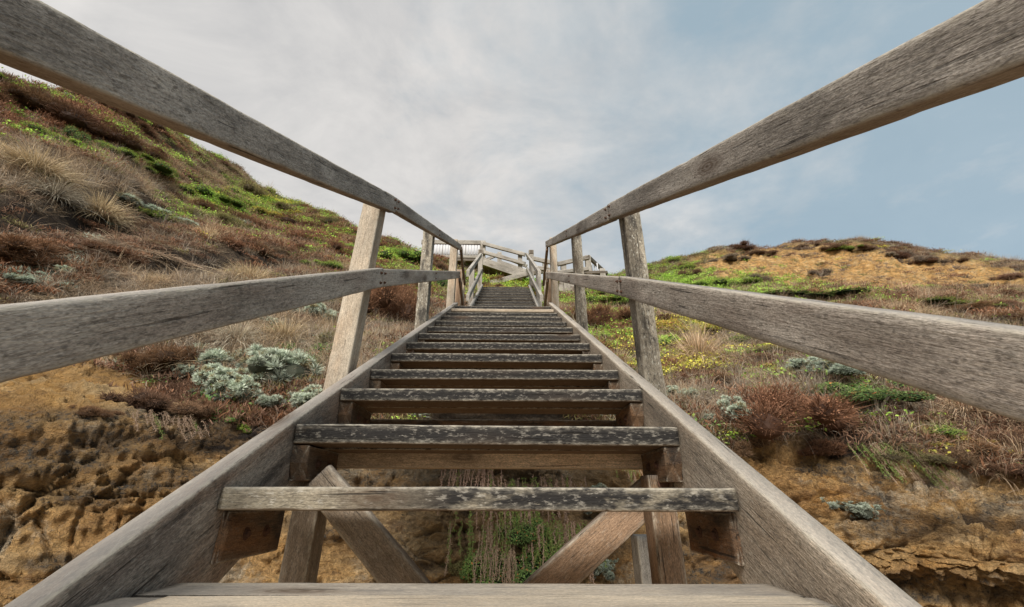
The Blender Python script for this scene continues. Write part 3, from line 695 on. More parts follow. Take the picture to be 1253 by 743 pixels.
def core(c, r_, col, rng, sub=2):
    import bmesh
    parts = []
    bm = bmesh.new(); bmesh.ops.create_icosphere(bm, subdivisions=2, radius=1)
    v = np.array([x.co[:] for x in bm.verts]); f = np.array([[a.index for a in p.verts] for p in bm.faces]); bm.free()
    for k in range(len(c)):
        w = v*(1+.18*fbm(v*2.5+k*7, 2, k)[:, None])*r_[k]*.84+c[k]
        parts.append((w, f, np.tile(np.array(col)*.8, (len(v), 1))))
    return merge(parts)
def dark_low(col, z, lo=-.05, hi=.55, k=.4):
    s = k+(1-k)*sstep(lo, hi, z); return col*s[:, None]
def t_heath(seed, n=2600, tone=0):
    rng = np.random.default_rng(seed); c, r_ = lobed(rng, 17, .6, (.16, .42))
    k = rng.integers(0, len(c), n); dn = sphere_dirs(n, rng, -.3); base = c[k]+dn*(r_[k]*rng.uniform(.6, .95, n))[:, None]
    d = unit(dn+np.array([0, 0, .5])+rng.normal(size=(n, 3))*.45)
    A = [(.14, .072, .038), (.13, .075, .045), (.15, .12, .06), (.14, .11, .085)][tone]; B = [(.205, .115, .062), (.24, .145, .09), (.24, .22, .09), (.30, .245, .18)][tone]
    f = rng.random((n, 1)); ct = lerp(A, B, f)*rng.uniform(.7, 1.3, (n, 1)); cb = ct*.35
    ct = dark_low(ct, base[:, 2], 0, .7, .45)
    P1 = blades(base, d, np.where(rng.random(n) < .06, rng.uniform(.25, .42, n), rng.uniform(.07, .19, n)), rng.uniform(.007, .014, n), 2, rng.uniform(0, .3, n), cb, ct, rng)
    m2 = n//2; k2 = rng.integers(0, n, m2); tips = base[k2]+d[k2]*rng.uniform(.05, .16, (m2, 1))
    P2 = leaves(tips, unit(d[k2]+rng.normal(size=(m2, 3))*.8), rng.uniform(.02, .04, m2), rng.uniform(.01, .02, m2), ct[k2]*1.15, rng)
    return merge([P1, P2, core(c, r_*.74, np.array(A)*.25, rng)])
def t_green(seed, n=2600, tone=0):
    rng = np.random.default_rng(seed); c, r_ = lobed(rng, 16, .55, (.16, .42))
    k = rng.integers(0, len(c), n); dn = sphere_dirs(n, rng, -.3); pos = c[k]+dn*(r_[k]*rng.uniform(.82, 1.15, n))[:, None]
    A = [(.11, .19, .03), (.045, .085, .022), (.20, .21, .04)][tone]; B = [(.30, .40, .07), (.12, .18, .05), (.42, .36, .06)][tone]
    col = lerp(A, B, np.clip(rng.normal(.45, .3, (n, 1)), 0, 1)); red = rng.random(n) < [.06, .05, .22][tone]; col[red] = np.array((.28, .10, .04))
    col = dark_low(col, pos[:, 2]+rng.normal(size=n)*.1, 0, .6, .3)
    P1 = leaves(pos, unit(dn+rng.normal(size=(n, 3))*.6+np.array([0, 0, .5])), rng.uniform(.035, .075, n), rng.uniform(.02, .038, n), col, rng)
    m2 = 500; k2 = rng.integers(0, len(c), m2); d2 = sphere_dirs(m2, rng, 0)
    P2 = blades(c[k2]+d2*r_[k2][:, None]*.7, unit(d2+np.array([0, 0, .6])), rng.uniform(.1, .28, m2), np.full(m2, .012), 2, np.full(m2, .2), np.tile((.07, .05, .03), (m2, 1)), np.tile(np.array(B)*.8, (m2, 1)), rng)
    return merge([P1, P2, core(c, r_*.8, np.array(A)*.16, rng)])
def t_silver(seed, n=230):
    rng = np.random.default_rng(seed); c, r_ = lobed(rng, 15, .5, (.18, .42))
    k = rng.integers(0, len(c), n); dn = sphere_dirs(n, rng, -.2); cc = c[k]+dn*r_[k][:, None]*.9; cr = rng.uniform(.06, .12, n)
    m_ = 52; kk = np.repeat(np.arange(n), m_); d = sphere_dirs(n*m_, rng, -.6); d = unit(d+dn[kk]*.7)
    base = cc[kk]+d*cr[kk][:, None]*.35; f = rng.random((n*m_, 1))
    ct = lerp((.25, .29, .22), (.50, .55, .46), f); brown = rng.random(n) < .13; ct[brown[kk]] = lerp((.22, .19, .11), (.30, .27, .16), f[brown[kk]])
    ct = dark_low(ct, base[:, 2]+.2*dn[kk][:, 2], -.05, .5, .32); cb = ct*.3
    P1 = blades(base, d, cr[kk]*rng.uniform(.7, 1.15, n*m_), cr[kk]*.20, 2, np.zeros(n*m_), cb, ct, rng)
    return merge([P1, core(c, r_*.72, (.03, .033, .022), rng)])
def t_tuss(seed, n=900, tone=0, spread=1.0):
    rng = np.random.default_rng(seed); a = rng.uniform(0, 2*math.pi, n); ph = np.abs(rng.normal(0, .62*spread, n))
    d = np.stack([np.sin(ph)*np.cos(a), np.sin(ph)*np.sin(a), np.cos(ph)], -1)
    base = np.stack([np.cos(a), np.sin(a), a*0], -1)*(rng.uniform(0, .16, n)*(1+ph))[:, None]
    A = [(.28, .20, .12), (.25, .20, .15), (.20, .17, .08)][tone]; B = [(.58, .46, .30), (.48, .43, .34), (.38, .35, .16)][tone]
    ct = lerp(A, B, rng.random((n, 1)))*rng.uniform(.6, 1.2, (n, 1)); cb = ct*rng.uniform(.2, .6, (n, 1))
    return blades(base, unit(d), rng.uniform(.5, 1.15, n), rng.uniform(.009, .018, n), 5, rng.uniform(1.0, 3.6, n), cb, ct, rng)
def t_sprawl(seed, n=420):
    """dry tangled stems lying over the bank"""
    rng = np.random.default_rng(seed); base = np.stack([rng.normal(0, .45, n), rng.normal(0, .3, n), rng.uniform(0, .12, n)], -1)
    a = rng.normal(-1.3, .9, n); d = np.stack([np.cos(a), np.sin(a), rng.uniform(0, .5, n)], -1)
    ct = lerp((.24, .17, .11), (.52, .41, .28), rng.random((n, 1))); cb = ct*.4
    return blades(base, unit(d), rng.uniform(.3, .9, n), rng.uniform(.008, .018, n), 5, rng.uniform(.3, 1.6, n), cb, ct, rng)
def t_hang(seed, n=26, leafy=1.0, dry=.3):
    """creeper strands that hang down the rock, in the local x (along wall), -y (away from wall), -z frame"""
    rng = np.random.default_rng(seed); parts = []
    for k in range(n):
        L = rng.uniform(.35, 1.0); x0 = rng.normal(0, .36); ns = 14; zz = -np.linspace(0, L, ns)
        xx = x0+np.cumsum(rng.normal(0, .012, ns)); zz = zz-rng.uniform(0, .22); yy = -.05-np.cumsum(np.abs(rng.normal(0, .006, ns)))
        pp = np.stack([xx, yy, zz], -1); isdry = rng.random() < dry
        sc_ = np.array((.17, .12, .09)) if isdry else np.array((.09, .08, .03))
        w = .006
        v = np.stack([pp-[w, 0, 0], pp+[w, 0, 0]], 1).reshape(-1, 3); f = []
        for s in range(ns-1): f += [(2*s, 2*s+1, 2*s+3), (2*s, 2*s+3, 2*s+2)]
        parts.append((v, np.array(f), np.tile(sc_, (len(v), 1))))
        m_ = int(L*150*leafy); u = rng.integers(0, ns, m_); pos = pp[u]+rng.normal(0, .02, (m_, 3))
        col = lerp((.13, .085, .06), (.22, .16, .11), rng.random((m_, 1))) if isdry else lerp((.045, .08, .02), (.13, .19, .045), rng.random((m_, 1)))
        parts.append(leaves(pos, unit(rng.normal(size=(m_, 3))+[0, -1, .4]), rng.uniform(.02, .045, m_), rng.uniform(.01, .02, m_), col, rng))
    return merge(parts)
def t_twig(seed):
    rng = np.random.default_rng(seed); parts = []
    def grow(p, d, L, w, lev):
        ns = 7; pts = [p]
        for s in range(ns): d = unit(d+rng.normal(0, .16, 3)); p = p+d*L/ns; pts.append(p)
        pts = np.array(pts); sd = unit(np.cross(d, [0.3, -1, .2]))
        ww = np.linspace(w, w*.45, ns+1)[:, None]; up2 = unit(np.cross(sd, d))
        for s_ in (sd, up2):
            v = np.stack([pts-s_*ww, pts+s_*ww], 1).reshape(-1, 3); f = []
            for s in range(ns): f += [(2*s, 2*s+1, 2*s+3), (2*s, 2*s+3, 2*s+2)]
            parts.append((v, np.array(f), np.tile(np.array((.17, .135, .10))*rng.uniform(.7, 1.3), (len(v), 1))))
        if lev < 3:
            for _ in range(3 if lev else 4): i = rng.integers(1, ns+1); grow(pts[i], unit(d+rng.normal(0, .7, 3)), L*rng.uniform(.45, .7), w*.5, lev+1)
    for _ in range(3): grow(np.zeros(3), unit(rng.normal(0, .6, 3)+[0, 0, .7]), rng.uniform(.6, .9), .016, 0)
    return merge(parts)

TEMPL = {}
def tmpl(kind, i):
    key = (kind, i)
    if key not in TEMPL:
        fn = {'heath': lambda: t_heath(100+i, 9000, 0), 'brown': lambda: t_heath(200+i, 9000, 1), 'olive': lambda: t_heath(300+i, 9000, 2), 'greyheath': lambda: t_heath(320+i, 8000, 3),
              'green': lambda: t_green(400+i, 7000, 0), 'dgreen': lambda: t_green(500+i, 7000, 1), 'ygreen': lambda: t_green(600+i, 7000, 2),
              'silver': lambda: t_silver(700+i, 330), 'tuss': lambda: t_tuss(800+i), 'gtuss': lambda: t_tuss(840+i, 900, 1), 'otuss': lambda: t_tuss(860+i, 900, 2),
              'sprawl': lambda: t_sprawl(880+i), 'hang': lambda: t_hang(900+i), 'dryhang': lambda: t_hang(920+i, 26, .8, .85), 'twig': lambda: t_twig(940+i)}[kind]
        v, f, c = fn(); me = mesh_np(kind+'_plant', v, f, False, c); me.materials.append(M['plant']); TEMPL[key] = me
    return TEMPL[key]

# lookup: which bit of hillside stands at a picture position
infr = (tdp > .5) & (tpx > -300) & (tpx < 1560) & (tpy > -120) & (tpy < 900)
IDX = np.nonzero(infr)[0]
GX, GY = 8, 8
bx = ((tpx[IDX]+320)//GX).astype(int); by = ((tpy[IDX]+160)//GY).astype(int); key = bx*1000+by
order = np.argsort(key); skey = key[order]; sidx = IDX[order]
def surf(px, py):
    cand = []
    gx, gy = int((px+320)//GX), int((py+160)//GY)
    for rad in (0, 1, 2, 4):
        cand = []
        for ax in range(gx-rad, gx+rad+1):
            for ay in range(gy-rad, gy+rad+1):
                a, b2 = np.searchsorted(skey, [ax*1000+ay, ax*1000+ay+1]); cand.append(sidx[a:b2])
        cand = np.concatenate(cand)
        if len(cand): break
    if not len(cand): return None
    dist = np.hypot(tpx[cand]-px, tpy[cand]-py); dep = tdp[cand]
    near = cand[dist < dist.min()+6]
    return near[np.argmin(tdp[near])]
NAMES = {'heath': 'heath_shrub', 'brown': 'heath_shrub', 'olive': 'heath_shrub', 'greyheath': 'heath_shrub', 'green': 'leafy_shrub', 'dgreen': 'leafy_shrub', 'ygreen': 'leafy_shrub', 'silver': 'cushion_bush',
         'tuss': 'grass_tussock', 'gtuss': 'grass_tussock', 'otuss': 'grass_tussock', 'sprawl': 'dry_stems', 'hang': 'hanging_creeper', 'dryhang': 'hanging_creeper', 'twig': 'dead_branch'}
CATS = {'heath_shrub': 'shrub', 'leafy_shrub': 'shrub', 'cushion_bush': 'cushion bush', 'grass_tussock': 'grass tussock', 'dry_stems': 'dry grass', 'hanging_creeper': 'creeper', 'dead_branch': 'branch'}
def put(kind, px, py, rpx, label, group=None, flat=1.0, sink=.12, i=None, wide=1.0, dn=0.0):
    """plant whose middle shows at px,py with a radius of rpx picture units"""
    v = surf(px, py)
    if v is None: return
    i = random.randint(0, 2 if kind not in ('silver',) else 3) if i is None else i
    p = TV[v].copy(); dep = tdp[v]; r_ = rpx*dep/F*(1.0 if kind in ('hang', 'dryhang', 'twig') else 1.32)
    nrm = TN[v]
    if dep > 9: flat = max(flat, .62); wide = min(wide, 1.25); sink = max(sink, .25)
    o = bpy.data.objects.new(NAMES[kind], tmpl(kind, i)); COL.objects.link(o)
    if kind in ('hang', 'dryhang'):
        gi, gj = divmod(int(v), nr); n0 = N[max(0, gi-12):gi+13, max(0, gj-10):gj+11].reshape(-1, 3).mean(0); n0 = unit(n0)
        xt = unit(np.cross(np.array([0, 0, 1.]), n0)); zt = unit(np.cross(n0, xt))
        if zt[2] < 0: zt = -zt
        zt = unit(zt+np.array([0, 0, .25])); yt = unit(np.cross(zt, xt)); xt = np.cross(yt, zt)
        if yt@n0 > 0: yt = -yt; xt = -xt
        o.location = p+n0*.09; o.rotation_mode = 'QUATERNION'; o.rotation_quaternion = Matrix(((xt[0], yt[0], zt[0]), (xt[1], yt[1], zt[1]), (xt[2], yt[2], zt[2]))).to_quaternion(); o.scale = (r_*wide, r_, r_*flat)
    else:
        o.location = p-nrm*r_*sink; tilt = unit(nrm*.55+np.array([0, 0, .75]))
        q = Vector(tilt).to_track_quat('Z', 'Y'); q = q @ Matrix.Rotation(random.uniform(0, 6.28) if kind != 'sprawl' else math.atan2(nrm[1], nrm[0])+1.3, 3, 'Z').to_quaternion()
        o.rotation_mode = 'QUATERNION'; o.rotation_quaternion = q; o.scale = (r_*wide, r_*wide, r_*flat)
    tag(o, label, CATS[NAMES[kind]], group); return o

SINGLES = [
 # left bank, near
 ('silver', 342, 452, 60, 'largest silver-grey cushion bush, on the left bank beside the post', .9, 1.1), ('silver', 285, 478, 42, 'silver cushion bush just left of the largest one on the bank edge', .9, 1.),
 ('silver', 224, 454, 19, 'small round olive-silver cushion bush against rust brown heath on the left bank', 1, 1), ('silver', 398, 384, 28, 'silver cushion bush behind the left pale post', 1, 1),
 ('silver', 180, 252, 38, 'lone silver-green cushion bush sprawling above the bare dark soil band', .55, 1.15), ('silver', 45, 342, 22, 'pale grey cushion bush low at the left edge above the rail', .8, 1.1),
 ('silver', 77, 330, 16, 'small pale cushion bush tucked beside another at the left edge', .8, 1),
 ('silver', 372, 482, 32, 'pale cushion bush touching the left stringer below the largest silver bush', .9, 1.),
 ('heath', 40, 318, 42, 'rust brown heath shrub at far left above the lower rail', .8, 1.2), ('heath', 205, 445, 32, 'rusty heath shrub beside the small round cushion bush', .9, 1.1),
 ('brown', 182, 495, 30, 'dark brown twiggy shrub hanging over the left rock edge', .8, 1.2), ('brown', 235, 502, 26, 'brown shrub below the silver bushes on the left rock edge', .8, 1.1),
 ('heath', 335, 508, 24, 'rust heath tuft beside the stringer under the silver bushes', .8, 1.2), ('dgreen', 290, 505, 22, 'dark green low plant under the silver bushes', .7, 1.2),
 ('green', 299, 523, 9, 'tiny bright green plant growing from the bare soil left of the stringer', 1, .9), ('heath', 118, 500, 13, 'small lone rusty tuft on the sandy ledge', .7, 1.5),
 ('heath', 478, 390, 44, 'tall rust brown shrub standing between the first and second left posts', 1.5, .9), ('green', 478, 318, 22, 'bright green shrub on the skyline between the left posts', .9, 1.2),
 ('green', 505, 312, 22, 'light green shrub on the skyline behind the rough left post', .9, 1.2), ('olive', 492, 338, 24, 'olive heath shrub under the bright skyline shrubs', .8, 1.2),
 ('dgreen', 537, 345, 17, 'dark green shrub between the rough left post and the landing post', 1.2, .9), ('brown', 540, 322, 14, 'brown green shrub just below the picket lookout', .8, 1.3), ('gtuss', 541, 385, 16, 'straw tussock beside the left stringer near the landing', 1, .8),
 ('olive', 316, 238, 22, 'rounded dark shrub on the left skyline notch', .9, 1.2), ('heath', 368, 276, 26, 'rusty shrub on the left ridge crest', .7, 1.3), ('heath', 300, 268, 28, 'rusty shrub below the bright green band', .7, 1.5),
 ('green', 405, 322, 16, 'small bright green shrub left of the pale post', .7, 1.3), ('green', 230, 232, 24, 'bright green shrub in the diagonal green band', .6, 1.5), ('green', 270, 246, 26, 'bright green shrub lower along the diagonal band', .5, 1.7), ('ygreen', 325, 262, 20, 'yellow green shrub at the lower end of the diagonal band', .5, 1.7),
 ('tuss', 120, 258, 34, 'shaggy pale straw tussock spilling over the dark soil band', .8, 1.2), ('tuss', 40, 205, 40, 'large straw tussock overhanging the bank at far left', .7, 1.3), ('gtuss', 70, 232, 34, 'grey straw tussock over the bare bank at left', .7, 1.2),
 ('tuss', 305, 340, 34, 'straw tussock in the middle of the left slope', .7, 1.2), ('tuss', 345, 415, 36, 'arching dry tussock above the largest silver bush', .8, 1.1), ('gtuss', 290, 412, 34, 'grey dry tussock left of the arching one', .8, 1.2),
 ('heath', 85, 150, 38, 'broad rusty heath shrub high at left under the handrail', .8, 1.3), ('heath', 40, 135, 30, 'rusty heath shrub at the left frame edge just under the handrail', .8, 1.3), ('heath', 140, 175, 26, 'smaller rusty shrub downhill of the broad one high at left', .8, 1.3), ('dgreen', 88, 175, 18, 'dark green shrub under the broad rusty heath', 1.2, .9),
 # right bank, near
 ('silver', 905, 508, 36, 'silver cushion bush in front of the big red-brown dead shrub', 1, 1.), ('silver', 825, 485, 24, 'silver cushion bush right behind the right rough post', .9, 1.), ('silver', 850, 510, 16, 'small silver cushion bush over the right stringer', .9, 1.),
 ('silver', 1008, 455, 34, 'silver cushion bush under the right lower rail', .8, 1.3), ('silver', 1045, 620, 20, 'silver cushion bush growing alone on the right rock face', .8, 1.1), ('silver', 1062, 510, 13, 'small grey-white cushion tuft right of the red-brown shrub', .8, 1.3),
 ('silver', 1210, 405, 18, 'pale cushion bush just above the lower rail at far right', .4, 1.6),
 ('heath', 955, 505, 64, 'big red-brown dead-looking shrub on the right bank above the rock', .85, 1.05), ('dgreen', 1050, 478, 36, 'dark green shrub below the right lower rail', .6, 1.5), ('green', 1120, 518, 22, 'low bright green plant trailing down the right bank', .4, 2.),
 ('ygreen', 1160, 535, 18, 'yellow green ground plant at right', .4, 1.8), ('heath', 1190, 545, 36, 'rusty shrub above the rock at far right', .6, 1.3), ('brown', 1235, 530, 26, 'brown shrub at the right frame edge', .7, 1.2), ('heath', 1110, 505, 16, 'small rusty tuft right of the bare patch', .7, 1.4),
 ('tuss', 862, 438, 46, 'large fine-leaved straw tussock right of the rough right post', .9, 1.), ('gtuss', 900, 478, 28, 'grey straw tussock above the silver bush', .8, 1.1), ('tuss', 1180, 500, 34, 'dry tussock under the lower rail at far right', .7, 1.3),
 ('ygreen', 812, 400, 26, 'yellow green shrub with reddish leaves behind the first right post', 1., 1.), ('green', 808, 422, 18, 'bright green shrub at the foot of the reddish leaved one', .9, 1.), ('ygreen', 850, 405, 22, 'yellowish shrub right of the post below the lower rail', .8, 1.2),
 ('green', 748, 372, 24, 'light green shrub between the two rough right posts', .7, 1.4), ('heath', 735, 394, 34, 'rust shrub between the two rough right posts', .9, 1.1), ('green', 750, 414, 15, 'bright yellow-green sprig below the rust shrub', .9, 1.), ('brown', 692, 392, 22, 'brown shrub left of the second right post', .9, 1.), ('tuss', 760, 440, 22, 'dry tussock beside the right stringer', .9, 1.),
 ('ygreen', 870, 402, 20, 'yellow green shrub under the rail, right of the reddish leaved one', .8, 1.3), ('green', 905, 412, 16, 'bright green shrub under the middle of the right lower rail', .8, 1.4), ('ygreen', 935, 450, 15, 'pale yellow-green shrub above the red-brown dead shrub', .7, 1.4), ('green', 845, 425, 14, 'small light green shrub at the left of the large straw tussock', .8, 1.2),
 ('green', 820, 352, 13, 'light green shrub just right of the first right post above the rail', .7, 1.5), ('green', 1010, 372, 16, 'bright green mat over the long dark green shrub', .5, 1.8), ('green', 75, 168, 20, 'bright green shrub high at far left among rusty heath', .7, 1.6), ('green', 190, 205, 22, 'bright green shrub at the top of the diagonal band', .7, 1.5), ('green', 150, 190, 16, 'small bright green shrub higher up the left slope', .7, 1.5), ('green', 425, 300, 14, 'bright green shrub against the pale post on the left ridge', .8, 1.3), ('green', 15, 98, 16, 'bright green shrub at the top left corner of the slope', .7, 1.5),
 ('brown', 940, 432, 20, 'greyish brown shrub under the right lower rail', .6, 1.5), ('green', 960, 448, 16, 'small green shrub left of the silver bush under the rail', .7, 1.3), ('olive', 925, 425, 18, 'olive shrub just below the right rail', .6, 1.4),
 ('dgreen', 1012, 505, 12, 'small dark green tuft right of the red-brown shrub', .8, 1.2), ('brown', 900, 545, 22, 'brown shrub hanging over the rock beside the right stringer', .8, 1.2), ('heath', 1000, 548, 20, 'rusty shrub at the rock edge below the big red-brown one', .8, 1.3), ('brown', 1140, 552, 22, 'dark shrub hanging at the rock edge right of the succulent mat', .8, 1.3), ('silver', 1095, 500, 16, 'grey cushion bush in the middle of the right bank under the rail', .8, 1.3), ('brown', 1070, 500, 22, 'dark brown shrub left of the grey cushion bush under the rail', .8, 1.2),
 ('heath', 880, 470, 24, 'rusty shrub between the straw tussock and the silver bush', .8, 1.2), ('brown', 1240, 575, 22, 'dark brown shrub at the right frame edge over the rock', .8, 1.2),
 ('olive', 1085, 545, 24, 'reddish green succulent mat at the rock edge', .5, 1.6),
 # right hill
 ('heath', 905, 301, 13, 'rounded rusty shrub leaning on the right skyline', .8, 1.2), ('brown', 930, 304, 10, 'brown skyline shrub right of the rounded rusty one', .6, 1.3), ('greyheath', 890, 312, 14, 'grey shrub just below the rusty skyline shrub', .5, 1.4),
 ('brown', 980, 300, 10, 'low brown shrub on the right skyline centre', .6, 1.5), ('brown', 1020, 303, 11, 'brown shrub above the orange bare bank', .6, 1.3), ('green', 1038, 299, 10, 'green-topped shrub at the highest right skyline', .6, 1.4), ('brown', 1050, 303, 10, 'brown shrub beside the green-topped skyline one', .6, 1.3),
 ('greyheath', 1082, 309, 6, 'small grey skyline shrub right of the crest', .8, 1.2), ('brown', 1130, 316, 8, 'dark round skyline shrub, left of a pair at right', .8, 1.2), ('brown', 1168, 319, 8, 'dark round skyline shrub, right of a pair at right', .8, 1.2), ('greyheath', 1006, 328, 11, 'pale grey shrub alone on the orange bare bank', .8, 1.2),
 ('greyheath', 1176, 350, 12, 'pale grey shrub low on the right hill', .7, 1.3), ('greyheath', 920, 336, 14, 'dark shrub row left of the orange bank', .4, 1.8),
 ('green', 880, 345, 22, 'broad bright green shrub on the mid slope behind the right rail', .5, 1.6), ('green', 850, 347, 16, 'bright green shrub left end of the mid slope green band', .5, 1.5), ('green', 916, 357, 8, 'small bright green shrub on the rail line', .8, 1.),
 ('dgreen', 990, 365, 26, 'long dark green shrub above the right lower rail', .3, 2.2), ('green', 1130, 370, 26, 'green shrub mat above the lower rail right of centre', .35, 1.9), ('heath', 1160, 382, 26, 'rusty shrub above the lower rail at right', .5, 1.5), ('tuss', 1125, 384, 16, 'pale tussock in front of the rusty shrub above the rail', .9, 1.1), ('heath', 1225, 388, 24, 'rusty brown shrub at right frame edge above the rail', .6, 1.4),
 # branches
 ('twig', 95, 268, 26, 'bare grey dead branch over the dark soil band at left', .8, 1.2), ('twig', 15, 250, 30, 'bare dead branch at the left edge above the bare soil', .8, 1.), ('twig', 235, 316, 26, 'dead branch lying on the dark soil on the left slope', .6, 1.4), ('twig', 125, 145, 20, 'pale dead twigs in the rusty heath high at left', .6, 1.2), ('twig', 1130, 560, 18, 'dead twig at the right rock edge', .6, 1.3),
]
for e in SINGLES:
    put(e[0], e[1], e[2], e[3], e[4], None, e[5], .12, None, e[6])
# creepers on the rock
for kd, px, py, r_, lab, fl, wd in (('hang', 628, 590, 75, 'green creeper strands hanging at the centre below the stairs', 1., .8), ('dryhang', 590, 560, 70, 'pinkish dry creeper strands hanging at the centre left below the stairs', 1., .8),
      ('hang', 680, 640, 60, 'green creeper low on the rock below the stairs', .9, 1.1), ('hang', 600, 640, 60, 'leafy creeper lowest under the first treads', 1., 1.), ('dryhang', 670, 585, 55, 'dry creeper tangle right of centre below the stairs', 1., .9),
      ('hang', 772, 560, 45, 'bright green creeper behind the right brace', 1., .6), ('hang', 1070, 552, 52, 'reddish green succulent creeper hanging down the right rock', 1.0, .7), ('hang', 1112, 565, 50, 'second succulent creeper hanging down the right rock, the longer one', 1.1, .45), ('dryhang', 205, 520, 50, 'dry rootlets hanging over the left rock edge', .9, 1.2)):
    put(kd, px, py, r_, lab, None, fl, 0, None, wd)
for q_ in ((600, 690, 36, 'dgreen', 'dark green plant low at the centre under the first treads'), (560, 690, 20, 'olive', 'small olive plant low on the rock left of the creepers'), (690, 685, 28, 'dgreen', 'dark leafy plant low beside the right brace'), (640, 655, 22, 'dgreen', 'small dark plant among the creeper strands')):
    put(q_[3], q_[0], q_[1], q_[2], q_[4], None, .9, .1, None, 1.1)
for j_, (px_, py_) in enumerate(((645, 612), (612, 668), (705, 640))):
    put('hang' if j_ % 2 == 0 else 'dryhang', px_, py_, 58, 'one of the creeper strands matted over the rock below the stairs', 'creepers on the rock below the stairs', 1., 0, None, .8)
put('dgreen', 650, 690, 34, 'leafy plant at the foot of the rock under the stairs', None, .8, .1, None, 1.3); put('silver', 720, 610, 20, 'silver bush on the rock under the stairs behind the right brace', None, .9, .1); put('silver', 735, 690, 18, 'small silver bush low behind the stub pile', None, .9, .1)

# ------------------------------------------------------------------ zones and scattered repeats
ZONES = [ # kind weights over picture areas: x, y, rx, ry, {kind: weight}
 (90, 130, 120, 40, {'heath': 4, 'brown': 2, 'green': 1.2}), (60, 215, 120, 34, {'tuss': 4, 'gtuss': 3, 'sprawl': 3}), (200, 175, 90, 26, {'green': 2, 'heath': 2, 'olive': 2}), (250, 215, 90, 30, {'green': 1.3, 'olive': 2, 'tuss': 2.5, 'brown': 1.5}),
 (270, 250, 80, 16, {'green': 2.6, 'ygreen': 1.6, 'olive': 1}), (200, 215, 60, 24, {'heath': 3, 'tuss': 3, 'brown': 1}), (150, 225, 110, 22, {'tuss': 5, 'gtuss': 3}), (120, 300, 120, 20, {'sprawl': 2, 'brown': 1}), (60, 320, 80, 26, {'heath': 3, 'silver': 1.5, 'sprawl': 1}),
 (180, 350, 100, 34, {'tuss': 3, 'gtuss': 3, 'sprawl': 3}), (320, 300, 90, 26, {'heath': 2, 'tuss': 2, 'brown': 2}), (380, 290, 70, 26, {'heath': 3, 'green': 2, 'olive': 1}), (340, 390, 110, 50, {'tuss': 3, 'gtuss': 3, 'sprawl': 2, 'silver': .4}),
 (280, 220, 60, 24, {'tuss': 1, 'brown': 3, 'olive': 2}), (240, 490, 110, 30, {'brown': 3, 'heath': 2, 'dgreen': 1}), (480, 340, 60, 50, {'heath': 3, 'green': 1, 'olive': 1}),
 (740, 400, 60, 40, {'heath': 2, 'green': 2, 'tuss': 1}), (850, 420, 90, 34, {'tuss': 3, 'ygreen': 2, 'gtuss': 2}), (900, 470, 90, 40, {'tuss': 2, 'gtuss': 2, 'heath': 1}), (1000, 450, 120, 30, {'brown': 2, 'green': 1, 'gtuss': 2, 'olive': 1}),
 (1100, 510, 120, 30, {'gtuss': 2, 'brown': 2, 'olive': 1, 'green': 1}), (1200, 530, 90, 30, {'heath': 2, 'tuss': 2, 'brown': 2}), (860, 350, 90, 14, {'green': 4, 'olive': 1}), (1000, 365, 160, 12, {'green': 2, 'heath': 1, 'tuss': 1}),
 (1150, 360, 130, 22, {'heath': 2, 'tuss': 3, 'brown': 2, 'olive': 1}), (850, 320, 60, 12, {'olive': 2, 'green': 1, 'brown': 1}), (1050, 305, 200, 6, {'brown': 2, 'greyheath': 2}), (1150, 330, 120, 14, {'greyheath': 1.5, 'tuss': 2}), (630, 345, 60, 10, {'green': 4, 'ygreen': 2}),
]
KINDS = ['heath', 'brown', 'olive', 'green', 'ygreen', 'dgreen', 'silver', 'tuss', 'gtuss', 'sprawl', 'greyheath']
def kind_weights(px, py):
    W = np.full((len(px), len(KINDS)), .02); W[:, KINDS.index('tuss')] += .12; W[:, KINDS.index('brown')] += .12; W[:, KINDS.index('olive')] += .08; W[:, KINDS.index('gtuss')] += .1; W[:, KINDS.index('heath')] += .06
    for x, y, rx, ry, ks in ZONES:
        g = np.exp(-((px-x)/rx)**2*1.2-((py-y)/ry)**2*1.2)
        for k, w in ks.items(): W[:, KINDS.index(k)] += g*w*.8
    return W
# candidate ground points, thinned with distance
a_ = Gd[1:, :-1]-Gd[:-1, :-1]; b_ = Gd[:-1, 1:]-Gd[:-1, :-1]
AREA = np.zeros((nu, nr)); AREA[:-1, :-1] = np.linalg.norm(np.cross(a_, b_), axis=-1); AREA = AREA.ravel()
Rv = np.hypot(TV[:, 0], TV[:, 1]); rowv = URg.ravel(); rockv = rocky.ravel()
ok = infr & (tpx > -260) & (tpx < 1500) & (tpy > -60) & (rockv < .5) & (rowv < 11.3)
ok &= ~((np.abs(TV[:, 0]+.055) < .62) & (TV[:, 1] < 9.8))
weight = np.where(ok, AREA/np.maximum(Rv, 3)**1.45, 0)
weight *= (1-.97*sand*sstep(-.55, -.12, fbm(TV*np.array([.45, .45, .9]), 4, 91)))*(1-.85*dirt)
def sample(n, rng, w=weight):
    return rng.choice(len(w), n, p=w/w.sum())
rng = np.random.default_rng(5)
LAB = {'heath': 'rust brown heath shrub', 'brown': 'dark brown twiggy shrub', 'olive': 'olive brown heath shrub', 'green': 'bright green leafy shrub', 'ygreen': 'yellow green leafy shrub', 'dgreen': 'dark green leafy shrub', 'silver': 'silver cushion bush',
       'tuss': 'straw coloured grass tussock', 'gtuss': 'grey straw grass tussock', 'sprawl': 'tangle of dry stems', 'greyheath': 'grey twiggy shrub'}
idx = sample(520, rng, weight/np.maximum(Rv, 3)**.4); kw = kind_weights(tpx[idx], tpy[idx])
cnt = 0
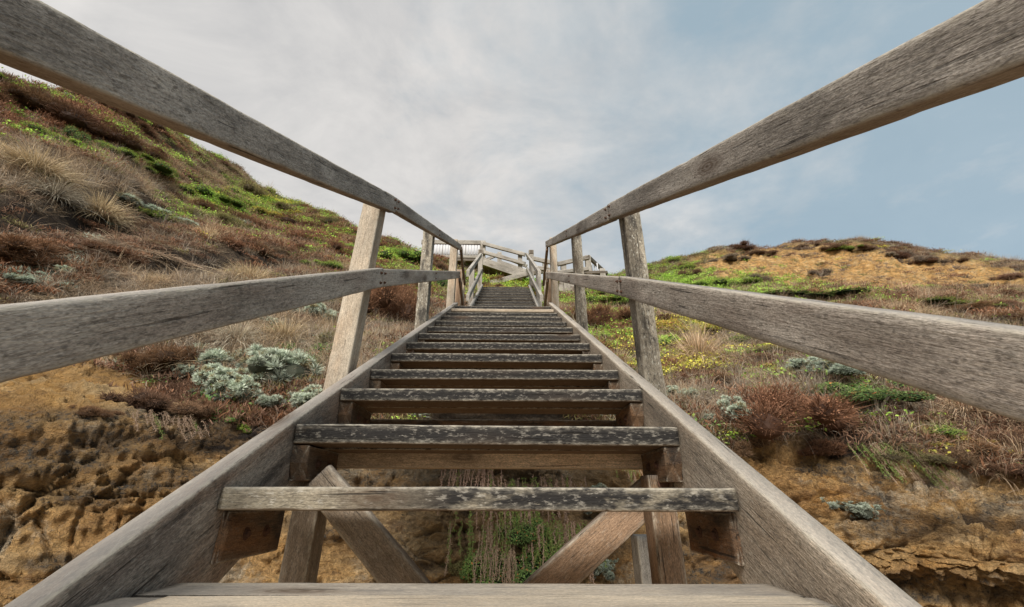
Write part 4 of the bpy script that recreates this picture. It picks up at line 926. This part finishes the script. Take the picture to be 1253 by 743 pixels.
for v, w in zip(idx, kw):
    kd = KINDS[rng.choice(len(KINDS), p=w/w.sum())]
    if min([math.hypot(tpx[v]-e[1], (tpy[v]-e[2])*1.5)-e[3]*.8 for e in SINGLES]) < 2: continue
    side = 'left' if tpx[v] < 600 else 'right'; d_ = 'near' if Rv[v] < 6 else ('middle' if Rv[v] < 13 else 'upper')
    rr_ = rng.uniform(.15, .30)*(Rv[v]/5)**.55*F/tdp[v]
    lab = f'one of the {LAB[kd]}s scattered over the {d_} {side} slope'.replace('bushs', 'bushes').replace('tangle of dry stemss', 'tangles of dry stems')
    put(kd, tpx[v], tpy[v], rr_, lab, f'{LAB[kd]}s on the {d_} {side} slope', rng.uniform(.5, .9), .35, None, 1.15)

for v in sample(90, rng, weight/np.maximum(Rv, 3)**1.0):
    side = 'left' if tpx[v] < 600 else 'right'
    put('twig', tpx[v], tpy[v], rng.uniform(.22, .42)*(Rv[v]/5)**.4*F/tdp[v], f'one of the bare dead twigs sticking out of the scrub on the {side} slope', f'dead twigs in the {side} scrub', rng.uniform(.6, 1.1), .05)
# ------------------------------------------------------------------ ground cover (uncountable)
def light(kind, s):
    return {'heath': lambda: t_heath(s, 90, 0), 'brown': lambda: t_heath(s, 90, 1), 'olive': lambda: t_heath(s, 90, 2), 'greyheath': lambda: t_heath(s, 90, 3), 'green': lambda: t_green(s, 110, 0), 'ygreen': lambda: t_green(s, 110, 2), 'dgreen': lambda: t_green(s, 110, 1),
            'silver': lambda: t_silver(s, 3), 'tuss': lambda: t_tuss(s, 46, 0, 1.25), 'gtuss': lambda: t_tuss(s, 46, 1, 1.25), 'sprawl': lambda: t_sprawl(s, 30)}[kind]()
def strip_core(tp):   # ground cover needs no inner mass
    return tp
def lo_heath(s, tone):
    rng_ = np.random.default_rng(s); n = 120
    base = np.stack([rng_.normal(0, .5, n), rng_.normal(0, .5, n), rng_.uniform(0, .25, n)], -1); d = unit(rng_.normal(size=(n, 3))*.6+[0, 0, 1.])
    A = [(.16, .08, .04), (.12, .07, .045), (.14, .12, .055), (.14, .115, .09)][tone]; B = [(.27, .145, .075), (.23, .145, .09), (.25, .23, .09), (.30, .25, .19)][tone]
    ct = lerp(A, B, rng_.random((n, 1)))*rng_.uniform(.6, 1.3, (n, 1))
    return blades(base, d, rng_.uniform(.18, .42, n), rng_.uniform(.04, .08, n), 2, rng_.uniform(0, .6, n), ct*.3, ct, rng_)
def lo_green(s, tone):
    rng_ = np.random.default_rng(s); n = 90
    pos = np.stack([rng_.normal(0, .5, n), rng_.normal(0, .5, n), rng_.uniform(.05, .5, n)], -1)
    A = [(.11, .19, .03), (.045, .085, .022), (.20, .21, .04)][tone]; B = [(.30, .40, .07), (.12, .18, .05), (.42, .36, .06)][tone]
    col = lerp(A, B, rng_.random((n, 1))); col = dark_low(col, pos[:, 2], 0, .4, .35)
    return leaves(pos, unit(rng_.normal(size=(n, 3))*.6+[0, 0, 1]), rng_.uniform(.12, .26, n), rng_.uniform(.07, .14, n), col, rng_)
def lo_silver(s):
    rng_ = np.random.default_rng(s); n = 110; d = sphere_dirs(n, rng_, 0); base = d*.3+np.stack([rng_.normal(0, .25, n), rng_.normal(0, .25, n), np.zeros(n)], -1)
    ct = lerp((.25, .29, .22), (.48, .53, .44), rng_.random((n, 1)))
    return blades(base, d, rng_.uniform(.15, .3, n), rng_.uniform(.04, .07, n), 2, np.zeros(n), ct*.3, ct, rng_)
def cover(kind, s):
    if kind in ('heath', 'brown', 'olive', 'greyheath'): return lo_heath(s, ['heath', 'brown', 'olive', 'greyheath'].index(kind))
    if kind in ('green', 'dgreen', 'ygreen'): return lo_green(s, ['green', 'dgreen', 'ygreen'].index(kind))
    if kind == 'silver': return lo_silver(s)
    return light(kind, s)
def scatter(tps, pos, nrm, scale, rng_):
    V, Fc, C, o = [], [], [], 0
    which = rng_.integers(0, len(tps), len(pos))
    for ti, (v, f, c) in enumerate(tps):
        sel = np.nonzero(which == ti)[0]
        if not len(sel): continue
        z = unit(nrm[sel]*.6+np.array([0, 0, .6])+rng_.normal(0, .12, (len(sel), 3))); a = rng_.uniform(0, 2*math.pi, len(sel))
        x = unit(np.cross(np.stack([np.cos(a), np.sin(a), a*0], -1), z)); y = np.cross(z, x)
        s = scale[sel][:, None, None]
        W = (v[None, :, 0:1]*x[:, None]+v[None, :, 1:2]*y[:, None]+v[None, :, 2:3]*z[:, None])*s+pos[sel][:, None]
        V.append(W.reshape(-1, 3)); Fc.append((f[None]+np.arange(len(sel))[:, None, None]*len(v)+o).reshape(-1, 3))
        C.append((c[None]*rng_.uniform(.65, 1.3, (len(sel), 1, 1))).reshape(-1, 3)); o += len(sel)*len(v)
    return np.vstack(V), np.vstack(Fc), np.vstack(C)
NG = 36000
idx = sample(NG, rng); kw = kind_weights(tpx[idx], tpy[idx])
pg = sstep(-.05, .22, fbm(TV[idx]*1.1, 3, 77)); ps = sstep(-.25, .15, fbm(TV[idx]*.9+9, 3, 78))
for k_ in ('green', 'ygreen', 'dgreen'): kw[:, KINDS.index(k_)] *= .55+1.5*pg
for k_ in ('tuss', 'gtuss', 'sprawl'): kw[:, KINDS.index(k_)] *= .35+1.3*ps
kw = kw/kw.sum(1, keepdims=True); kw = kw**1.4; kw /= kw.sum(1, keepdims=True)
cs_ = np.cumsum(kw, 1); kk = (rng.random(NG)[:, None] > cs_).sum(1).clip(0, len(KINDS)-1)
GROUPS = {'heath_ground_cover': ('heath', 'brown', 'olive', 'greyheath'), 'green_ground_cover': ('green', 'ygreen', 'dgreen'), 'silver_ground_cover': ('silver',), 'dry_grass': ('tuss', 'gtuss', 'sprawl')}
GL = {'heath_ground_cover': 'low rust and brown heath carpeting both slopes', 'green_ground_cover': 'low green leafy mats on both slopes', 'silver_ground_cover': 'thin silvery ground plants between the shrubs', 'dry_grass': 'dry straw grass matted over both slopes'}
for gname, ks in GROUPS.items():
    parts = []
    for k in ks:
        sel = idx[kk == KINDS.index(k)]
        if not len(sel): continue
        tps = [cover(k, 3000+j+KINDS.index(k)*10) for j in range(5)]
        s = rng.uniform(.07, .17, len(sel))*(np.maximum(Rv[sel], 4.5)/4.5)**.42*(1.45 if gname == 'dry_grass' else 1.0)
        parts.append(scatter(tps, TV[sel]+0*TN[sel], TN[sel], s, rng))
    v, f, c = merge(parts); me = mesh_np(gname, v, f, False, c)
    o = link(gname, me, M['plant']); tag(o, GL[gname], 'ground cover' if gname != 'dry_grass' else 'grass', kind='stuff')

# ------------------------------------------------------------------ sky and light
SUN_EL, SUN_AZ = math.radians(38), math.radians(188)      # compass-like angle from +Y, clockwise: behind and a little left
w = bpy.data.worlds.new('World'); sc.world = w; w.use_nodes = True
t = NT(w.node_tree); t.n.clear()
out = t.new('ShaderNodeOutputWorld'); bg = t.new('ShaderNodeBackground'); t.link(bg.outputs[0], out.inputs[0])
sky = t.new('ShaderNodeTexSky', sky_type='NISHITA', sun_disc=False); sky.sun_elevation = SUN_EL; sky.sun_rotation = SUN_AZ
sky.air_density = 1.0; sky.dust_density = 1.5; sky.ozone_density = 1.5
tc = t.new('ShaderNodeTexCoord'); sep = t.new('ShaderNodeSeparateXYZ'); t.link(tc.outputs['Generated'], sep.inputs[0])
zc = t.math('MAXIMUM', t.math('ADD', sep.outputs[2], .18), .05)
cmb = t.new('ShaderNodeCombineXYZ'); t.link(t.math('DIVIDE', sep.outputs[0], zc), cmb.inputs[0]); t.link(t.math('DIVIDE', sep.outputs[1], zc), cmb.inputs[1])
cv = cmb.outputs[0]
c1 = t.noise(cv, .9, 6, .55, .5); c2 = t.noise(t.vmul(cv, (1, 1.3, 1)), 2.6, 6, .62, .4); c3 = t.noise(cv, 7, 5, .6)
# cloud cover thicker to the left of the stairs
cover_ = t.math('ADD', t.math('ADD', t.math('MULTIPLY', sep.outputs[0], -1.15), .78), t.math('MULTIPLY', t.math('SUBTRACT', c1, .5), 1.5))
cover_ = t.math('ADD', cover_, t.math('MULTIPLY', t.math('SUBTRACT', c2, .5), .7), )
cover_ = t.math('ADD', cover_, t.math('MULTIPLY', t.math('SUBTRACT', c3, .5), .8))
cover_ = t.maprange(cover_, .05, .95, .14, 1.0)
shade = t.math('ADD', t.math('MULTIPLY', c2, .7), t.math('MULTIPLY', c1, .3))
cloud = t.ramp(shade, [(.36, (4.8, 4.8, 4.85)), (.5, (5.9, 5.8, 5.7)), (.63, (6.9, 6.7, 6.5))])
blue = t.mix(.75, sky.outputs[0], (3.4, 4.7, 5.45))
t.link(t.mix(cover_, blue, cloud), bg.inputs[0]); bg.inputs[1].default_value = .115
sun = bpy.data.lights.new('sun', 'SUN'); sun.energy = 4.6; sun.angle = math.radians(17); sun.color = (1, .95, .87)
so = bpy.data.objects.new('sun', sun); COL.objects.link(so)
dv_ = Vector((math.sin(SUN_AZ)*math.cos(SUN_EL), math.cos(SUN_AZ)*math.cos(SUN_EL), math.sin(SUN_EL)))
so.rotation_euler = dv_.to_track_quat('Z', 'Y').to_euler()
sc.view_settings.view_transform = 'Standard'; sc.view_settings.look = 'None'; sc.view_settings.exposure = 0
sc.cycles.max_bounces = 6
